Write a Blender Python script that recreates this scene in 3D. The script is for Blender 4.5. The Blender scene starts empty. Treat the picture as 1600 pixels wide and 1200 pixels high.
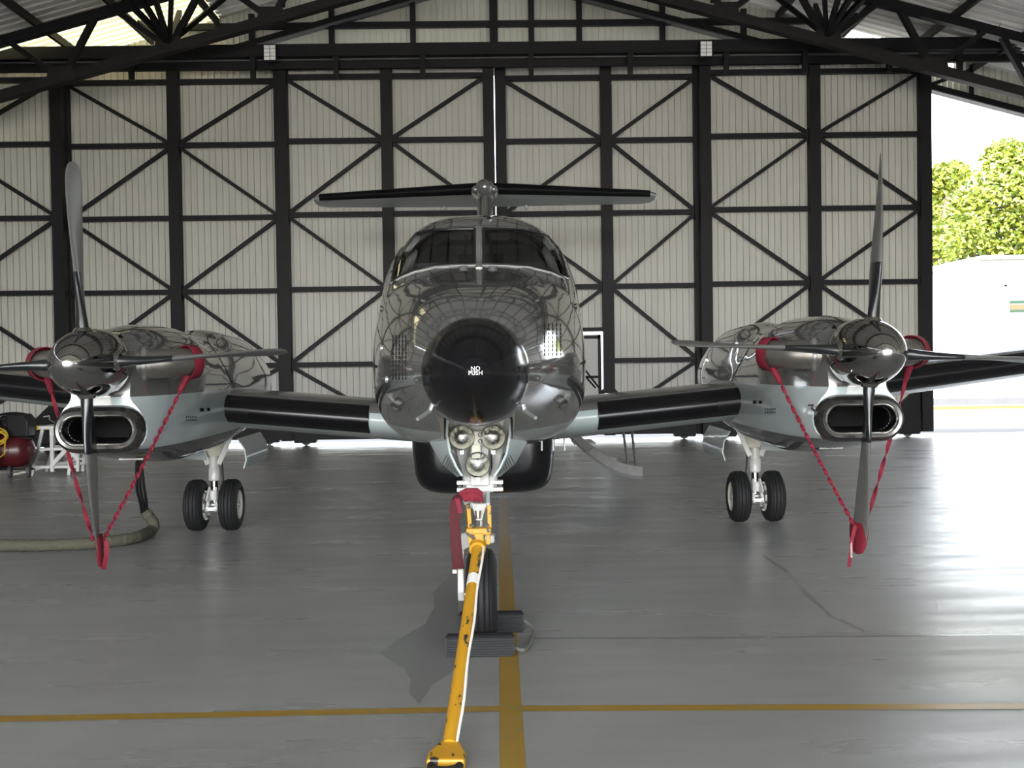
import bpy, bmesh, math, random
import numpy as np
from mathutils import Vector, Matrix
from mathutils.bvhtree import BVHTree

random.seed(7)
SC = bpy.context.scene
COL = SC.collection
R = math.radians

# ------------------------------------------------------------------ camera
F_PX = 1750.0
CAM = Vector((0.0, 0.0, 1.6))
YAW, PITCH, ROLL = math.atan(21 / F_PX), math.atan(37 / F_PX), R(0.8)
CROT = Matrix.Rotation(-YAW, 3, 'Z') @ Matrix.Rotation(R(90) - PITCH, 3, 'X') @ Matrix.Rotation(-ROLL, 3, 'Z')
cd = bpy.data.cameras.new('camera')
cd.sensor_fit = 'HORIZONTAL'
cd.sensor_width = 36.0
cd.lens = F_PX / 1600 * 36.0
cd.clip_end = 500
cam = bpy.data.objects.new('camera', cd)
cam.matrix_world = Matrix.Translation(CAM) @ CROT.to_4x4()
COL.objects.link(cam)
SC.camera = cam

# ------------------------------------------------------------------ sky, sun, exposure
w = bpy.data.worlds.new('world'); SC.world = w; w.use_nodes = True
wn = w.node_tree.nodes; wl = w.node_tree.links
bgn = wn['Background']
sky = wn.new('ShaderNodeTexSky'); sky.sky_type = 'NISHITA'
sky.sun_disc = False; sky.sun_elevation = R(52); sky.sun_rotation = R(215)
sky.air_density = 1.0; sky.dust_density = 3.0; sky.ozone_density = 1.0
hs_ = wn.new('ShaderNodeHueSaturation'); hs_.inputs['Saturation'].default_value = .35
wl.new(sky.outputs[0], hs_.inputs['Color']); wl.new(hs_.outputs[0], bgn.inputs[0]); bgn.inputs[1].default_value = 0.8
sl = bpy.data.lights.new('sun', 'SUN'); sl.energy = 2.4; sl.angle = R(0.6); sl.color = (1, .96, .88)
so = bpy.data.objects.new('sun', sl)
so.rotation_euler = Vector((0.62, 0.10, -0.78)).to_track_quat('-Z', 'Y').to_euler()   # high sun from the left
COL.objects.link(so)
def portal(name, c, sx, sy, d):
    # light portal in a real opening of the hangar: guides the sky sampling, gives off no light of its own
    l = bpy.data.lights.new(name, 'AREA'); l.shape = 'RECTANGLE'; l.size = sx; l.size_y = sy; l.cycles.is_portal = True
    o = bpy.data.objects.new(name, l); o.location = c; o.rotation_euler = Vector(d).to_track_quat('-Z', 'Z').to_euler(); COL.objects.link(o)
portal('front_opening_portal', (0, -14.05, 4.2), 25.0, 8.4, (0, 1, 0))
portal('doorway_portal', (10.6, 22.75, 3.5), 4.0, 7.0, (0, -1, 0))
vs = SC.view_settings
vs.view_transform = 'Standard'; vs.look = 'None'; vs.gamma = 1.0; vs.use_curve_mapping = False
vs.exposure = 1.95
SC.cycles.max_bounces = 8
SC.cycles.diffuse_bounces = 5
SC.cycles.sample_clamp_indirect = 8

# ------------------------------------------------------------------ pixel helpers
def ray(px, py):
    v = Vector(((px - 800) / F_PX, -(py - 600) / F_PX, -1.0))
    return (CROT @ v).normalized()
def at(px, py, Y):
    d = ray(px, py); t = (Y - CAM.y) / d.y
    return CAM + d * t

# ------------------------------------------------------------------ materials
MATS = {}
def new_mat(name):
    m = bpy.data.materials.new(name); m.use_nodes = True
    MATS[name] = m
    nt = m.node_tree
    return m, nt, nt.nodes['Principled BSDF']
def mat(name, col, rough=.5, metal=0.0, coat=0.0, noise=0.0, nscale=8.0, bump=0.0, bscale=40.0, spec=.5, trans=0.0, ior=1.45):
    m, nt, p = new_mat(name)
    p.inputs['Base Color'].default_value = (*col, 1)
    p.inputs['Roughness'].default_value = rough
    p.inputs['Metallic'].default_value = metal
    p.inputs['Coat Weight'].default_value = coat
    p.inputs['Coat Roughness'].default_value = .04
    p.inputs['Specular IOR Level'].default_value = spec
    p.inputs['Transmission Weight'].default_value = trans
    p.inputs['IOR'].default_value = ior
    tc = nt.nodes.new('ShaderNodeTexCoord')
    n = nt.nodes.new('ShaderNodeTexNoise'); n.inputs['Scale'].default_value = nscale; n.inputs['Detail'].default_value = 5
    nt.links.new(tc.outputs['Object'], n.inputs['Vector'])
    if noise:
        mx = nt.nodes.new('ShaderNodeMix'); mx.data_type = 'RGBA'
        mx.inputs['A'].default_value = (*[c * (1 - noise) for c in col], 1)
        mx.inputs['B'].default_value = (*[min(1, c * (1 + noise)) for c in col], 1)
        nt.links.new(n.outputs['Fac'], mx.inputs['Factor'])
        nt.links.new(mx.outputs['Result'], p.inputs['Base Color'])
    if bump:
        n2 = nt.nodes.new('ShaderNodeTexNoise'); n2.inputs['Scale'].default_value = bscale; n2.inputs['Detail'].default_value = 4
        nt.links.new(tc.outputs['Object'], n2.inputs['Vector'])
        b = nt.nodes.new('ShaderNodeBump'); b.inputs['Strength'].default_value = bump; b.inputs['Distance'].default_value = .02
        nt.links.new(n2.outputs['Fac'], b.inputs['Height'])
        nt.links.new(b.outputs['Normal'], p.inputs['Normal'])
    return m
def livery(name, stops, rough=.3, coat=1.0, metal_above=None):
    """paint bands by height: stops = [(z, colour)...] rising"""
    m, nt, p = new_mat(name)
    tc = nt.nodes.new('ShaderNodeTexCoord')
    sp = nt.nodes.new('ShaderNodeSeparateXYZ'); nt.links.new(tc.outputs['Object'], sp.inputs[0])
    cur = None
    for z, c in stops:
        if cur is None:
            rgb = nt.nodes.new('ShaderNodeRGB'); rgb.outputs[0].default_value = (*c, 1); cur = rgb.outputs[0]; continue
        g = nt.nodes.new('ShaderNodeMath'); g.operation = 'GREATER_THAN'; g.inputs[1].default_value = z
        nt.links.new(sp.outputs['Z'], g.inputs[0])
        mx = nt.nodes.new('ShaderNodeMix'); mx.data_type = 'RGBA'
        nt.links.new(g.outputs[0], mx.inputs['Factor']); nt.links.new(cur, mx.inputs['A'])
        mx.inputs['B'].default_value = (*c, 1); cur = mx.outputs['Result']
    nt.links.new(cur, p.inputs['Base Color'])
    if metal_above is not None:      # the dark grey is a metallic flake paint
        g = nt.nodes.new('ShaderNodeMath'); g.operation = 'GREATER_THAN'; g.inputs[1].default_value = metal_above
        nt.links.new(sp.outputs['Z'], g.inputs[0])
        k = nt.nodes.new('ShaderNodeMath'); k.operation = 'MULTIPLY'; k.inputs[1].default_value = .6
        nt.links.new(g.outputs[0], k.inputs[0]); nt.links.new(k.outputs[0], p.inputs['Metallic'])
        mr = nt.nodes.new('ShaderNodeMapRange'); mr.inputs['To Min'].default_value = .3; mr.inputs['To Max'].default_value = .10
        nt.links.new(g.outputs[0], mr.inputs['Value']); nt.links.new(mr.outputs[0], p.inputs['Roughness'])
    p.inputs['Roughness'].default_value = rough
    p.inputs['Coat Weight'].default_value = coat; p.inputs['Coat Roughness'].default_value = .03; p.inputs['Specular IOR Level'].default_value = .3
    n2 = nt.nodes.new('ShaderNodeTexNoise'); n2.inputs['Scale'].default_value = 3.0; n2.inputs['Detail'].default_value = 2
    nt.links.new(tc.outputs['Object'], n2.inputs['Vector'])
    b = nt.nodes.new('ShaderNodeBump'); b.inputs['Strength'].default_value = .06; b.inputs['Distance'].default_value = .02
    nt.links.new(n2.outputs['Fac'], b.inputs['Height']); nt.links.new(b.outputs['Normal'], p.inputs['Normal'])
    nt.links.new(b.outputs['Normal'], p.inputs['Coat Normal'])
    return m

GREY_D = (.225, .225, .215); GREY_L = (.40, .46, .46); INK = (.018, .019, .022)
livery('fuselage_paint', [(0, GREY_L), (1.235, GREY_D)], metal_above=1.235)
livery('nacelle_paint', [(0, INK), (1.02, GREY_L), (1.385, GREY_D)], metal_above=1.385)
livery('wing_paint', [(0, (.13, .13, .125))], rough=.22, coat=.4)
livery('wing_under', [(0, GREY_L)], rough=.25, coat=.3)
livery('light_paint', [(0, GREY_L)], rough=.25, coat=.3)
mat('tail_under', (.42, .47, .48), .4)
mat('dark_paint', GREY_D, .16, coat=.6, metal=.5)
mat('radome_black', (.004, .004, .005), .17, spec=.38)
mat('pod_black', (.006, .006, .007), .22, spec=.4)
mat('boot_rubber', (.005, .005, .006), .22, spec=.4)
mat('spinner_metal', (.46, .45, .44), .07, metal=1.0, noise=.05)
mat('blade_grey', (.155, .155, .145), .38, metal=.3)
mat('blade_black', (.010, .011, .012), .28, coat=.3)
mat('chrome', (.80, .79, .76), .12, metal=1.0)
mat('lamp_reflector', (.38, .37, .33), .10, metal=1.0)
mat('lip_metal', (.13, .128, .12), .22, metal=.9)
mat('lip_bright', (.9, .89, .86), .18, metal=1.0)
mat('duct_dark', (.006, .006, .006), .6, spec=.1)
mat('exhaust_steel', (.27, .255, .23), .38, metal=.85, noise=.15, nscale=20)
mat('gear_white', (.50, .50, .475), .32, coat=.2, noise=.05, nscale=30)
mat('gear_cream', (.50, .485, .41), .4)
mat('tyre', (.015, .015, .016), .62, bump=.05, bscale=120, spec=.3)
mat('red_cloth', (.16, .006, .019), .75, noise=.25, nscale=30, bump=.2, bscale=160)
mat('red_dark', (.06, .006, .010), .8, noise=.2, nscale=30, bump=.2, bscale=160)
mat('white_print', (.8, .8, .78), .5)
mat('windshield_trim', (.30, .30, .29), .4)
mat('seal_black', (.006, .006, .006), .4)
mat('cabin_dark', (.09, .095, .095), .7)
mat('cabin_cream', (.85, .83, .70), .7)
mat('cabin_grey', (.22, .23, .23), .7)
mat('steel_black', (.009, .009, .010), .5, noise=.3, nscale=4, bump=.03, spec=.22)
mat('steel_dusty', (.016, .015, .014), .6, noise=.4, nscale=5, spec=.22)
mat('steel_grey', (.07, .07, .072), .5, noise=.2, nscale=5)
mat('stand_white', (.72, .72, .70), .45, noise=.1, nscale=10)
mat('aluminium', (.55, .56, .56), .35, metal=.8)
mat('compressor_maroon', (.085, .010, .014), .35, coat=.2, noise=.12, nscale=6)
mat('compressor_red', (.20, .012, .018), .3, coat=.3, noise=.12, nscale=6)
mat('plastic_black', (.007, .007, .008), .4, spec=.3)
mat('hose_yellow', (.55, .40, .03), .5)
mat('sleeve_khaki', (.075, .072, .050), .85, noise=.25, nscale=18, bump=.5, bscale=30)
mat('blue_plastic', (.02, .10, .40), .4)
mat('stair_grey', (.22, .22, .22), .5, noise=.3, nscale=14)
mat('stair_dark', (.10, .10, .10), .45)
mat('chock_rubber', (.016, .017, .019), .7, bump=.15, bscale=80)
mat('rope_grey', (.13, .13, .11), .9, bump=.6, bscale=200)
mat('cord_white', (.75, .73, .66), .6)
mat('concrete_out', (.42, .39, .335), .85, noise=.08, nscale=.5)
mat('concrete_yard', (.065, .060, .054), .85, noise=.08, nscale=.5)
mat('kerb_yellow', (.14, .10, .03), .8, noise=.1)
mat('wall_white', (.50, .51, .50), .6)
mat('wall_line', (.40, .45, .44), .6)
mat('band_green', (.0015, .026, .008), .5)
mat('band_tan', (.08, .05, .018), .5)
mat('bark', (.14, .10, .065), .9, noise=.3, nscale=6)
mat('led_panel', (.92, .92, .90), .3)
mat('pole_pale', (.45, .43, .40), .6)

def cladding(name, col, rough=.45):
    m, nt, p = new_mat(name)
    tc = nt.nodes.new('ShaderNodeTexCoord')
    mp = nt.nodes.new('ShaderNodeMapping'); mp.inputs['Scale'].default_value = (7, 7, .25)
    nt.links.new(tc.outputs['Object'], mp.inputs[0])
    n = nt.nodes.new('ShaderNodeTexNoise'); n.inputs['Scale'].default_value = 1.0; n.inputs['Detail'].default_value = 3
    nt.links.new(mp.outputs[0], n.inputs['Vector'])
    mx = nt.nodes.new('ShaderNodeMix'); mx.data_type = 'RGBA'
    mx.inputs['A'].default_value = (*[c * .88 for c in col], 1); mx.inputs['B'].default_value = (*[c * 1.1 for c in col], 1)
    nt.links.new(n.outputs['Fac'], mx.inputs['Factor']); nt.links.new(mx.outputs['Result'], p.inputs['Base Color'])
    p.inputs['Roughness'].default_value = rough
    return m
cladding('door_sheet', (.50, .49, .445))
cladding('gable_sheet', (.50, .505, .44))
cladding('roof_sheet', (.68, .67, .635))

def skylight(name):
    m = bpy.data.materials.new(name); m.use_nodes = True; MATS[name] = m
    nt = m.node_tree; nt.nodes.clear()
    out = nt.nodes.new('ShaderNodeOutputMaterial')
    t = nt.nodes.new('ShaderNodeBsdfTranslucent'); t.inputs[0].default_value = (.17, .15, .085, 1)
    d = nt.nodes.new('ShaderNodeBsdfDiffuse'); d.inputs[0].default_value = (.5, .49, .42, 1)
    mx = nt.nodes.new('ShaderNodeMixShader'); mx.inputs[0].default_value = .35
    tc = nt.nodes.new('ShaderNodeTexCoord'); n = nt.nodes.new('ShaderNodeTexNoise'); n.inputs['Scale'].default_value = 1.2
    nt.links.new(tc.outputs['Object'], n.inputs['Vector'])
    mr = nt.nodes.new('ShaderNodeMapRange'); mr.inputs['To Min'].default_value = .15; mr.inputs['To Max'].default_value = .6
    nt.links.new(n.outputs['Fac'], mr.inputs['Value']); nt.links.new(mr.outputs[0], mx.inputs[0])
    nt.links.new(t.outputs[0], mx.inputs[1]); nt.links.new(d.outputs[0], mx.inputs[2]); nt.links.new(mx.outputs[0], out.inputs[0])
skylight('skylight')

def glass(name, tint=(.55, .6, .58)):
    m = bpy.data.materials.new(name); m.use_nodes = True; MATS[name] = m
    nt = m.node_tree; nt.nodes.clear()
    out = nt.nodes.new('ShaderNodeOutputMaterial')
    g = nt.nodes.new('ShaderNodeBsdfGlossy'); g.inputs['Roughness'].default_value = .02
    t = nt.nodes.new('ShaderNodeBsdfTransparent'); t.inputs[0].default_value = (*tint, 1)
    fr = nt.nodes.new('ShaderNodeFresnel'); fr.inputs[0].default_value = 1.5
    mx = nt.nodes.new('ShaderNodeMixShader')
    nt.links.new(fr.outputs[0], mx.inputs[0]); nt.links.new(t.outputs[0], mx.inputs[1]); nt.links.new(g.outputs[0], mx.inputs[2])
    nt.links.new(mx.outputs[0], out.inputs[0])
glass('window_glass', (.95, .97, .96))
glass('lens_glass', (.92, .93, .93))

def floor_mat():
    m, nt, p = new_mat('floor_epoxy')
    L = nt.links.new
    N = nt.nodes.new
    tc = N('ShaderNodeTexCoord')
    def noise(scale, detail, sx=1, sy=1):
        mp = N('ShaderNodeMapping'); mp.inputs['Scale'].default_value = (sx, sy, 1); L(tc.outputs['Object'], mp.inputs[0])
        n = N('ShaderNodeTexNoise'); n.inputs['Scale'].default_value = scale; n.inputs['Detail'].default_value = detail
        L(mp.outputs[0], n.inputs['Vector']); return n
    a = noise(.5, 6); b = noise(3, 6); c = noise(170, 2); e = noise(45, 3, 1, 1); st = noise(2.4, 4, .25, 1.6)
    r1 = N('ShaderNodeValToRGB'); r1.color_ramp.elements[0].position = .3; r1.color_ramp.elements[1].position = .7
    r1.color_ramp.elements[0].color = (.225, .228, .218, 1); r1.color_ramp.elements[1].color = (.282, .282, .268, 1)
    L(a.outputs['Fac'], r1.inputs[0])
    r2 = N('ShaderNodeMix'); r2.data_type = 'RGBA'; r2.blend_type = 'MULTIPLY'; r2.inputs['Factor'].default_value = .5
    r3 = N('ShaderNodeValToRGB'); r3.color_ramp.elements[0].position = .2; r3.color_ramp.elements[1].position = .8
    r3.color_ramp.elements[0].color = (.90, .90, .90, 1); r3.color_ramp.elements[1].color = (1.0, 1.0, 1.0, 1)
    L(b.outputs['Fac'], r3.inputs[0]); L(r1.outputs[0], r2.inputs['A']); L(r3.outputs[0], r2.inputs['B'])
    # small pale chips and hairline scratches
    s = noise(38, 2, 1, 2)
    rs = N('ShaderNodeValToRGB'); rs.color_ramp.elements[0].position = .735; rs.color_ramp.elements[1].position = .76
    L(s.outputs['Fac'], rs.inputs[0])
    mx = N('ShaderNodeMix'); mx.data_type = 'RGBA'; mx.inputs['B'].default_value = (.5, .5, .48, 1)
    ms = N('ShaderNodeMath'); ms.operation = 'MULTIPLY'; ms.inputs[1].default_value = .7
    L(rs.outputs[0], ms.inputs[0]); L(ms.outputs[0], mx.inputs['Factor']); L(r2.outputs['Result'], mx.inputs['A'])
    L(mx.outputs['Result'], p.inputs['Base Color'])
    rr = N('ShaderNodeMapRange'); rr.inputs['From Min'].default_value = .3; rr.inputs['From Max'].default_value = .7
    rr.inputs['To Min'].default_value = .24; rr.inputs['To Max'].default_value = .42
    L(st.outputs['Fac'], rr.inputs['Value']); L(rr.outputs[0], p.inputs['Roughness'])
    d = noise(1.1, 2, .6, 1.6)
    def madd(x, k, y):
        m_ = N('ShaderNodeMath'); m_.operation = 'MULTIPLY_ADD'; m_.inputs[1].default_value = k
        L(x, m_.inputs[0]); L(y, m_.inputs[2]); return m_.outputs[0]
    hgt = madd(c.outputs['Fac'], .16, madd(e.outputs['Fac'], .08, d.outputs['Fac']))
    bp = N('ShaderNodeBump'); bp.inputs['Strength'].default_value = .5; bp.inputs['Distance'].default_value = .010
    L(hgt, bp.inputs['Height']); L(bp.outputs['Normal'], p.inputs['Normal'])
floor_mat()
def worn_paint(name, col, under, thr=.62, scale=14, rough=.4, stretch=(1, 1, 1)):
    m, nt, p = new_mat(name); L = nt.links.new
    tc = nt.nodes.new('ShaderNodeTexCoord')
    mp = nt.nodes.new('ShaderNodeMapping'); mp.inputs['Scale'].default_value = stretch; L(tc.outputs['Object'], mp.inputs[0])
    n = nt.nodes.new('ShaderNodeTexNoise'); n.inputs['Scale'].default_value = scale; n.inputs['Detail'].default_value = 6
    L(mp.outputs[0], n.inputs['Vector'])
    r = nt.nodes.new('ShaderNodeValToRGB'); r.color_ramp.elements[0].position = thr; r.color_ramp.elements[1].position = thr + .02
    r.color_ramp.elements[0].color = (*col, 1); r.color_ramp.elements[1].color = (*under, 1)
    L(n.outputs['Fac'], r.inputs[0]); L(r.outputs[0], p.inputs['Base Color'])
    p.inputs['Roughness'].default_value = rough
worn_paint('line_yellow', (.29, .175, .018), (.25, .18, .05), .60, 9, .32)
worn_paint('towbar_yellow', (.46, .235, .012), (.03, .028, .02), .60, 16, .45, (1.5, .6, 1))
mat('floor_dark', (.185, .186, .18), .24)
mat('patch_pale', (.27, .27, .265), .3)
worn_paint('tread_plate', (.30, .29, .28), (.5, .5, .48), .6, 20, .4)

def leaf_mat():
    m, nt, p = new_mat('leaf_green'); L = nt.links.new
    gi = nt.nodes.new('ShaderNodeNewGeometry')
    r = nt.nodes.new('ShaderNodeValToRGB')
    r.color_ramp.elements[0].color = (.05, .085, .007, 1); r.color_ramp.elements[1].color = (.22, .245, .02, 1)
    L(gi.outputs['Random Per Island'], r.inputs[0]); L(r.outputs[0], p.inputs['Base Color'])
    p.inputs['Roughness'].default_value = .5
leaf_mat()

# ------------------------------------------------------------------ mesh builder
class MB:
    def __init__(s): s.v = []; s.f = []; s.m = []
    def add(s, vs, fs, mi=0):
        o = len(s.v); s.v += [tuple(v) for v in vs]
        s.f += [tuple(i + o for i in f) for f in fs]; s.m += [mi] * len(fs); return s
    def box(s, c, sz, rot=None, mi=0):
        hx, hy, hz = sz[0] / 2, sz[1] / 2, sz[2] / 2
        vs = [Vector((x, y, z)) for x in (-hx, hx) for y in (-hy, hy) for z in (-hz, hz)]
        if rot is not None: vs = [rot @ v for v in vs]
        c = Vector(c)
        return s.add([v + c for v in vs], [(0, 1, 3, 2), (4, 6, 7, 5), (0, 4, 5, 1), (2, 3, 7, 6), (0, 2, 6, 4), (1, 5, 7, 3)], mi)
    def beam(s, p, q, wd, ht, up=(0, 0, 1), mi=0):
        p = Vector(p); q = Vector(q); d = q - p; L = d.length; d.normalize()
        up = Vector(up)
        if abs(d.dot(up)) > .98: up = Vector((0, 1, 0))
        sx = d.cross(up).normalized(); u = sx.cross(d).normalized()
        M = Matrix((sx, d, u)).transposed()
        return s.box((p + q) / 2, (wd, L, ht), M, mi)
    def tube(s, pts, r, n=10, cap=True, mi=0, flat=1.0):
        pts = [Vector(p) for p in pts]; N = len(pts)
        rs = r if isinstance(r, (list, tuple)) else [r] * N
        t0 = (pts[1] - pts[0]).normalized()
        up = Vector((0, 0, 1)) if abs(t0.z) < .9 else Vector((0, 1, 0))
        sx = t0.cross(up).normalized(); vs = []
        for i in range(N):
            t = (pts[min(i + 1, N - 1)] - pts[max(i - 1, 0)]).normalized()
            sx = (sx - t * sx.dot(t)).normalized(); u = sx.cross(t)
            for k in range(n):
                a = 2 * math.pi * k / n
                vs.append(pts[i] + (sx * math.cos(a) + u * math.sin(a) * flat) * rs[i])
        fs = [(i * n + k, i * n + (k + 1) % n, (i + 1) * n + (k + 1) % n, (i + 1) * n + k) for i in range(N - 1) for k in range(n)]
        if cap: fs += [tuple(range(n))[::-1], tuple((N - 1) * n + k for k in range(n))]
        return s.add(vs, fs, mi)
    def lathe(s, prof, o, ax, n=32, mi=0):
        """prof = [(t along axis, radius)]"""
        o = Vector(o); ax = Vector(ax).normalized()
        a = ax.orthogonal().normalized(); b = ax.cross(a)
        vs = []; rings = []
        for t, r in prof:
            if r < 1e-6: rings.append([len(vs)]); vs.append(o + ax * t)
            else:
                rings.append(list(range(len(vs), len(vs) + n)))
                vs += [o + ax * t + (a * math.cos(2 * math.pi * k / n) + b * math.sin(2 * math.pi * k / n)) * r for k in range(n)]
        fs = []
        for A, B in zip(rings, rings[1:]):
            for k in range(n):
                k2 = (k + 1) % n
                if len(A) == 1 and len(B) == 1: continue
                if len(A) == 1: fs.append((A[0], B[k2], B[k]))
                elif len(B) == 1: fs.append((A[k], A[k2], B[0]))
                else: fs.append((A[k], A[k2], B[k2], B[k]))
        return s.add(vs, fs, mi)
    def loft(s, secs, cap=True, closed=True, mi=0):
        n = len(secs[0]); vs = [p for sc in secs for p in sc]; fs = []
        for i in range(len(secs) - 1):
            for k in range(n if closed else n - 1):
                k2 = (k + 1) % n
                fs.append((i * n + k, i * n + k2, (i + 1) * n + k2, (i + 1) * n + k))
        if cap: fs += [tuple(range(n))[::-1], tuple((len(secs) - 1) * n + k for k in range(n))]
        return s.add(vs, fs, mi)
    def prism(s, poly, vec, mi=0):
        vec = Vector(vec); A = [Vector(p) for p in poly]; n = len(A)
        vs = A + [p + vec for p in A]
        fs = [tuple(range(n))[::-1], tuple(range(n, 2 * n))] + [(k, (k + 1) % n, n + (k + 1) % n, n + k) for k in range(n)]
        return s.add(vs, fs, mi)
    def mesh(s, name, mats, smooth=35, off=(0, 0, 0)):
        me = bpy.data.meshes.new(name)
        me.from_pydata([(v[0] - off[0], v[1] - off[1], v[2] - off[2]) for v in s.v], [], s.f)
        for m in ([mats] if isinstance(mats, str) else mats): me.materials.append(MATS[m])
        if len(me.materials) > 1: me.polygons.foreach_set('material_index', s.m)
        bm = bmesh.new(); bm.from_mesh(me); bmesh.ops.recalc_face_normals(bm, faces=bm.faces); bm.to_mesh(me); bm.free()
        if smooth:
            me.polygons.foreach_set('use_smooth', [True] * len(me.polygons))
            me.set_sharp_from_angle(angle=R(smooth))
        return me
    def build(s, name, mats, parent=None, smooth=35, off=None, bevel=0):
        if off is None: off = parent.get('_off', (0, 0, 0)) if parent is not None else (0, 0, 0)
        o = bpy.data.objects.new(name, s.mesh(name, mats, smooth, off))
        COL.objects.link(o)
        if parent is not None:
            o.parent = parent
            if '_off' in parent: o['_off'] = parent['_off']
        if bevel:
            b = o.modifiers.new('bevel', 'BEVEL'); b.width = bevel; b.segments = 2; b.limit_method = 'ANGLE'; b.angle_limit = R(40)
        return o

def tag(o, label=None, cat=None, group=None, kind=None):
    if label: o['label'] = label
    if cat: o['category'] = cat
    if group: o['group'] = group
    if kind: o['kind'] = kind
    return o
def empty(name, loc=(0, 0, 0), parent=None, rz=0):
    o = bpy.data.objects.new(name, None); o.empty_display_size = .1
    o.location = loc; o.rotation_euler.z = rz; COL.objects.link(o)
    if parent is not None:
        o.parent = parent
    return o
def root_at(name, loc, label, cat, group=None):
    """an Empty at the base of a thing; its parts are given in world coordinates"""
    o = empty(name, loc); o['_off'] = tuple(loc); return tag(o, label, cat, group)
def pchip(xs, ys, x):
    xs = np.asarray(xs, float); ys = np.asarray(ys, float)
    h = np.diff(xs); d = np.diff(ys) / h; m = np.zeros(len(xs))
    for i in range(1, len(xs) - 1):
        if d[i - 1] * d[i] > 0:
            w1 = 2 * h[i] + h[i - 1]; w2 = h[i] + 2 * h[i - 1]
            m[i] = (w1 + w2) / (w1 / d[i - 1] + w2 / d[i])
    m[0] = d[0]; m[-1] = d[-1]
    i = int(np.clip(np.searchsorted(xs, x) - 1, 0, len(h) - 1)); t = (x - xs[i]) / h[i]
    return float(ys[i] * (2 * t**3 - 3 * t**2 + 1) + h[i] * m[i] * (t**3 - 2 * t**2 + t) + ys[i + 1] * (-2 * t**3 + 3 * t**2) + h[i] * m[i + 1] * (t**3 - t**2))
def catmull(pts, n):
    pts = [Vector(p) for p in pts]; out = []; N = len(pts) - 1
    for j in range(n + 1):
        u = j / n * N; i = min(int(u), N - 1); t = u - i
        p0 = pts[max(i - 1, 0)]; p1 = pts[i]; p2 = pts[i + 1]; p3 = pts[min(i + 2, N)]
        out.append(.5 * ((2 * p1) + (p2 - p0) * t + (2 * p0 - 5 * p1 + 4 * p2 - p3) * t * t + (3 * p1 - p0 - 3 * p2 + p3) * t**3))
    return out
def bool_diff(o, cutters):
    bpy.context.view_layer.update()
    for c, cm in cutters:
        co = bpy.data.objects.new('cut', c.mesh('cut', cm, 0)); COL.objects.link(co)
        co.matrix_world = o.matrix_world
        md = o.modifiers.new('b', 'BOOLEAN'); md.operation = 'DIFFERENCE'; md.solver = 'EXACT'; md.object = co
        try: md.material_mode = 'TRANSFER'
        except Exception: pass
        bpy.context.view_layer.update()
        dg = bpy.context.evaluated_depsgraph_get()
        me = bpy.data.meshes.new_from_object(o.evaluated_get(dg), preserve_all_data_layers=True, depsgraph=dg)
        o.modifiers.remove(md); old = o.data; o.data = me
        bpy.data.meshes.remove(old)
        cmesh = co.data; bpy.data.objects.remove(co); bpy.data.meshes.remove(cmesh)
    o.data.polygons.foreach_set('use_smooth', [True] * len(o.data.polygons))
    o.data.set_sharp_from_angle(angle=R(32))
def text_mesh(body, size):
    cu = bpy.data.curves.new('t', 'FONT'); cu.body = body; cu.size = size; cu.align_x = 'CENTER'; cu.align_y = 'CENTER'
    cu.resolution_u = 2
    o = bpy.data.objects.new('t', cu); COL.objects.link(o)
    dg = bpy.context.evaluated_depsgraph_get()
    me = bpy.data.meshes.new_from_object(o.evaluated_get(dg))
    vs = [v.co.copy() for v in me.vertices]; fs = [tuple(p.vertices) for p in me.polygons]
    bpy.data.objects.remove(o); bpy.data.curves.remove(cu); bpy.data.meshes.remove(me)
    return vs, fs

# ================================================================== THE HANGAR
YD = 22.15                   # door plane
XR = .10                     # ridge line
def zroof(x): return 10.02 - .27 * abs(x - XR)
X_EAVE = 12.6
Y_FRONT = -14.0

# floor ---------------------------------------------------------------
fl = MB()
xs = [-13 + i * 2.6 for i in range(11)]; ys = [Y_FRONT + i * 3.05 for i in range(13)]
ys[-1] = 22.6
fl.add([(x, y, 0) for y in ys for x in xs], [(j * 11 + i, j * 11 + i + 1, (j + 1) * 11 + i + 1, (j + 1) * 11 + i) for j in range(12) for i in range(10)])
floor = tag(fl.build('floor', 'floor_epoxy', None, 0), kind='structure')
def floor_poly(name, pts, z, m):
    b = MB(); b.add([(p[0], p[1], z) for p in pts], [tuple(range(len(pts)))]); return b.build(name, m, floor, 0)
floor_poly('painted_line', [(-.02, Y_FRONT), (.09, Y_FRONT), (.085, 13.0), (-.015, 13.0)], .0015, 'line_yellow')
pl = [at(-60, 1127, 0.1), at(400, 1115, .1)]
def ground(px, py):
    d = ray(px, py); t = -CAM.z / d.z; p = CAM + d * t; return (p.x, p.y)
floor_poly('painted_line', [ground(-200, 1133), ground(300, 1122.5), ground(780, 1112), ground(1700, 1108), ground(1700, 1099), ground(780, 1103.5), ground(300, 1114), ground(-200, 1123)], .0022, 'line_yellow')
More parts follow.
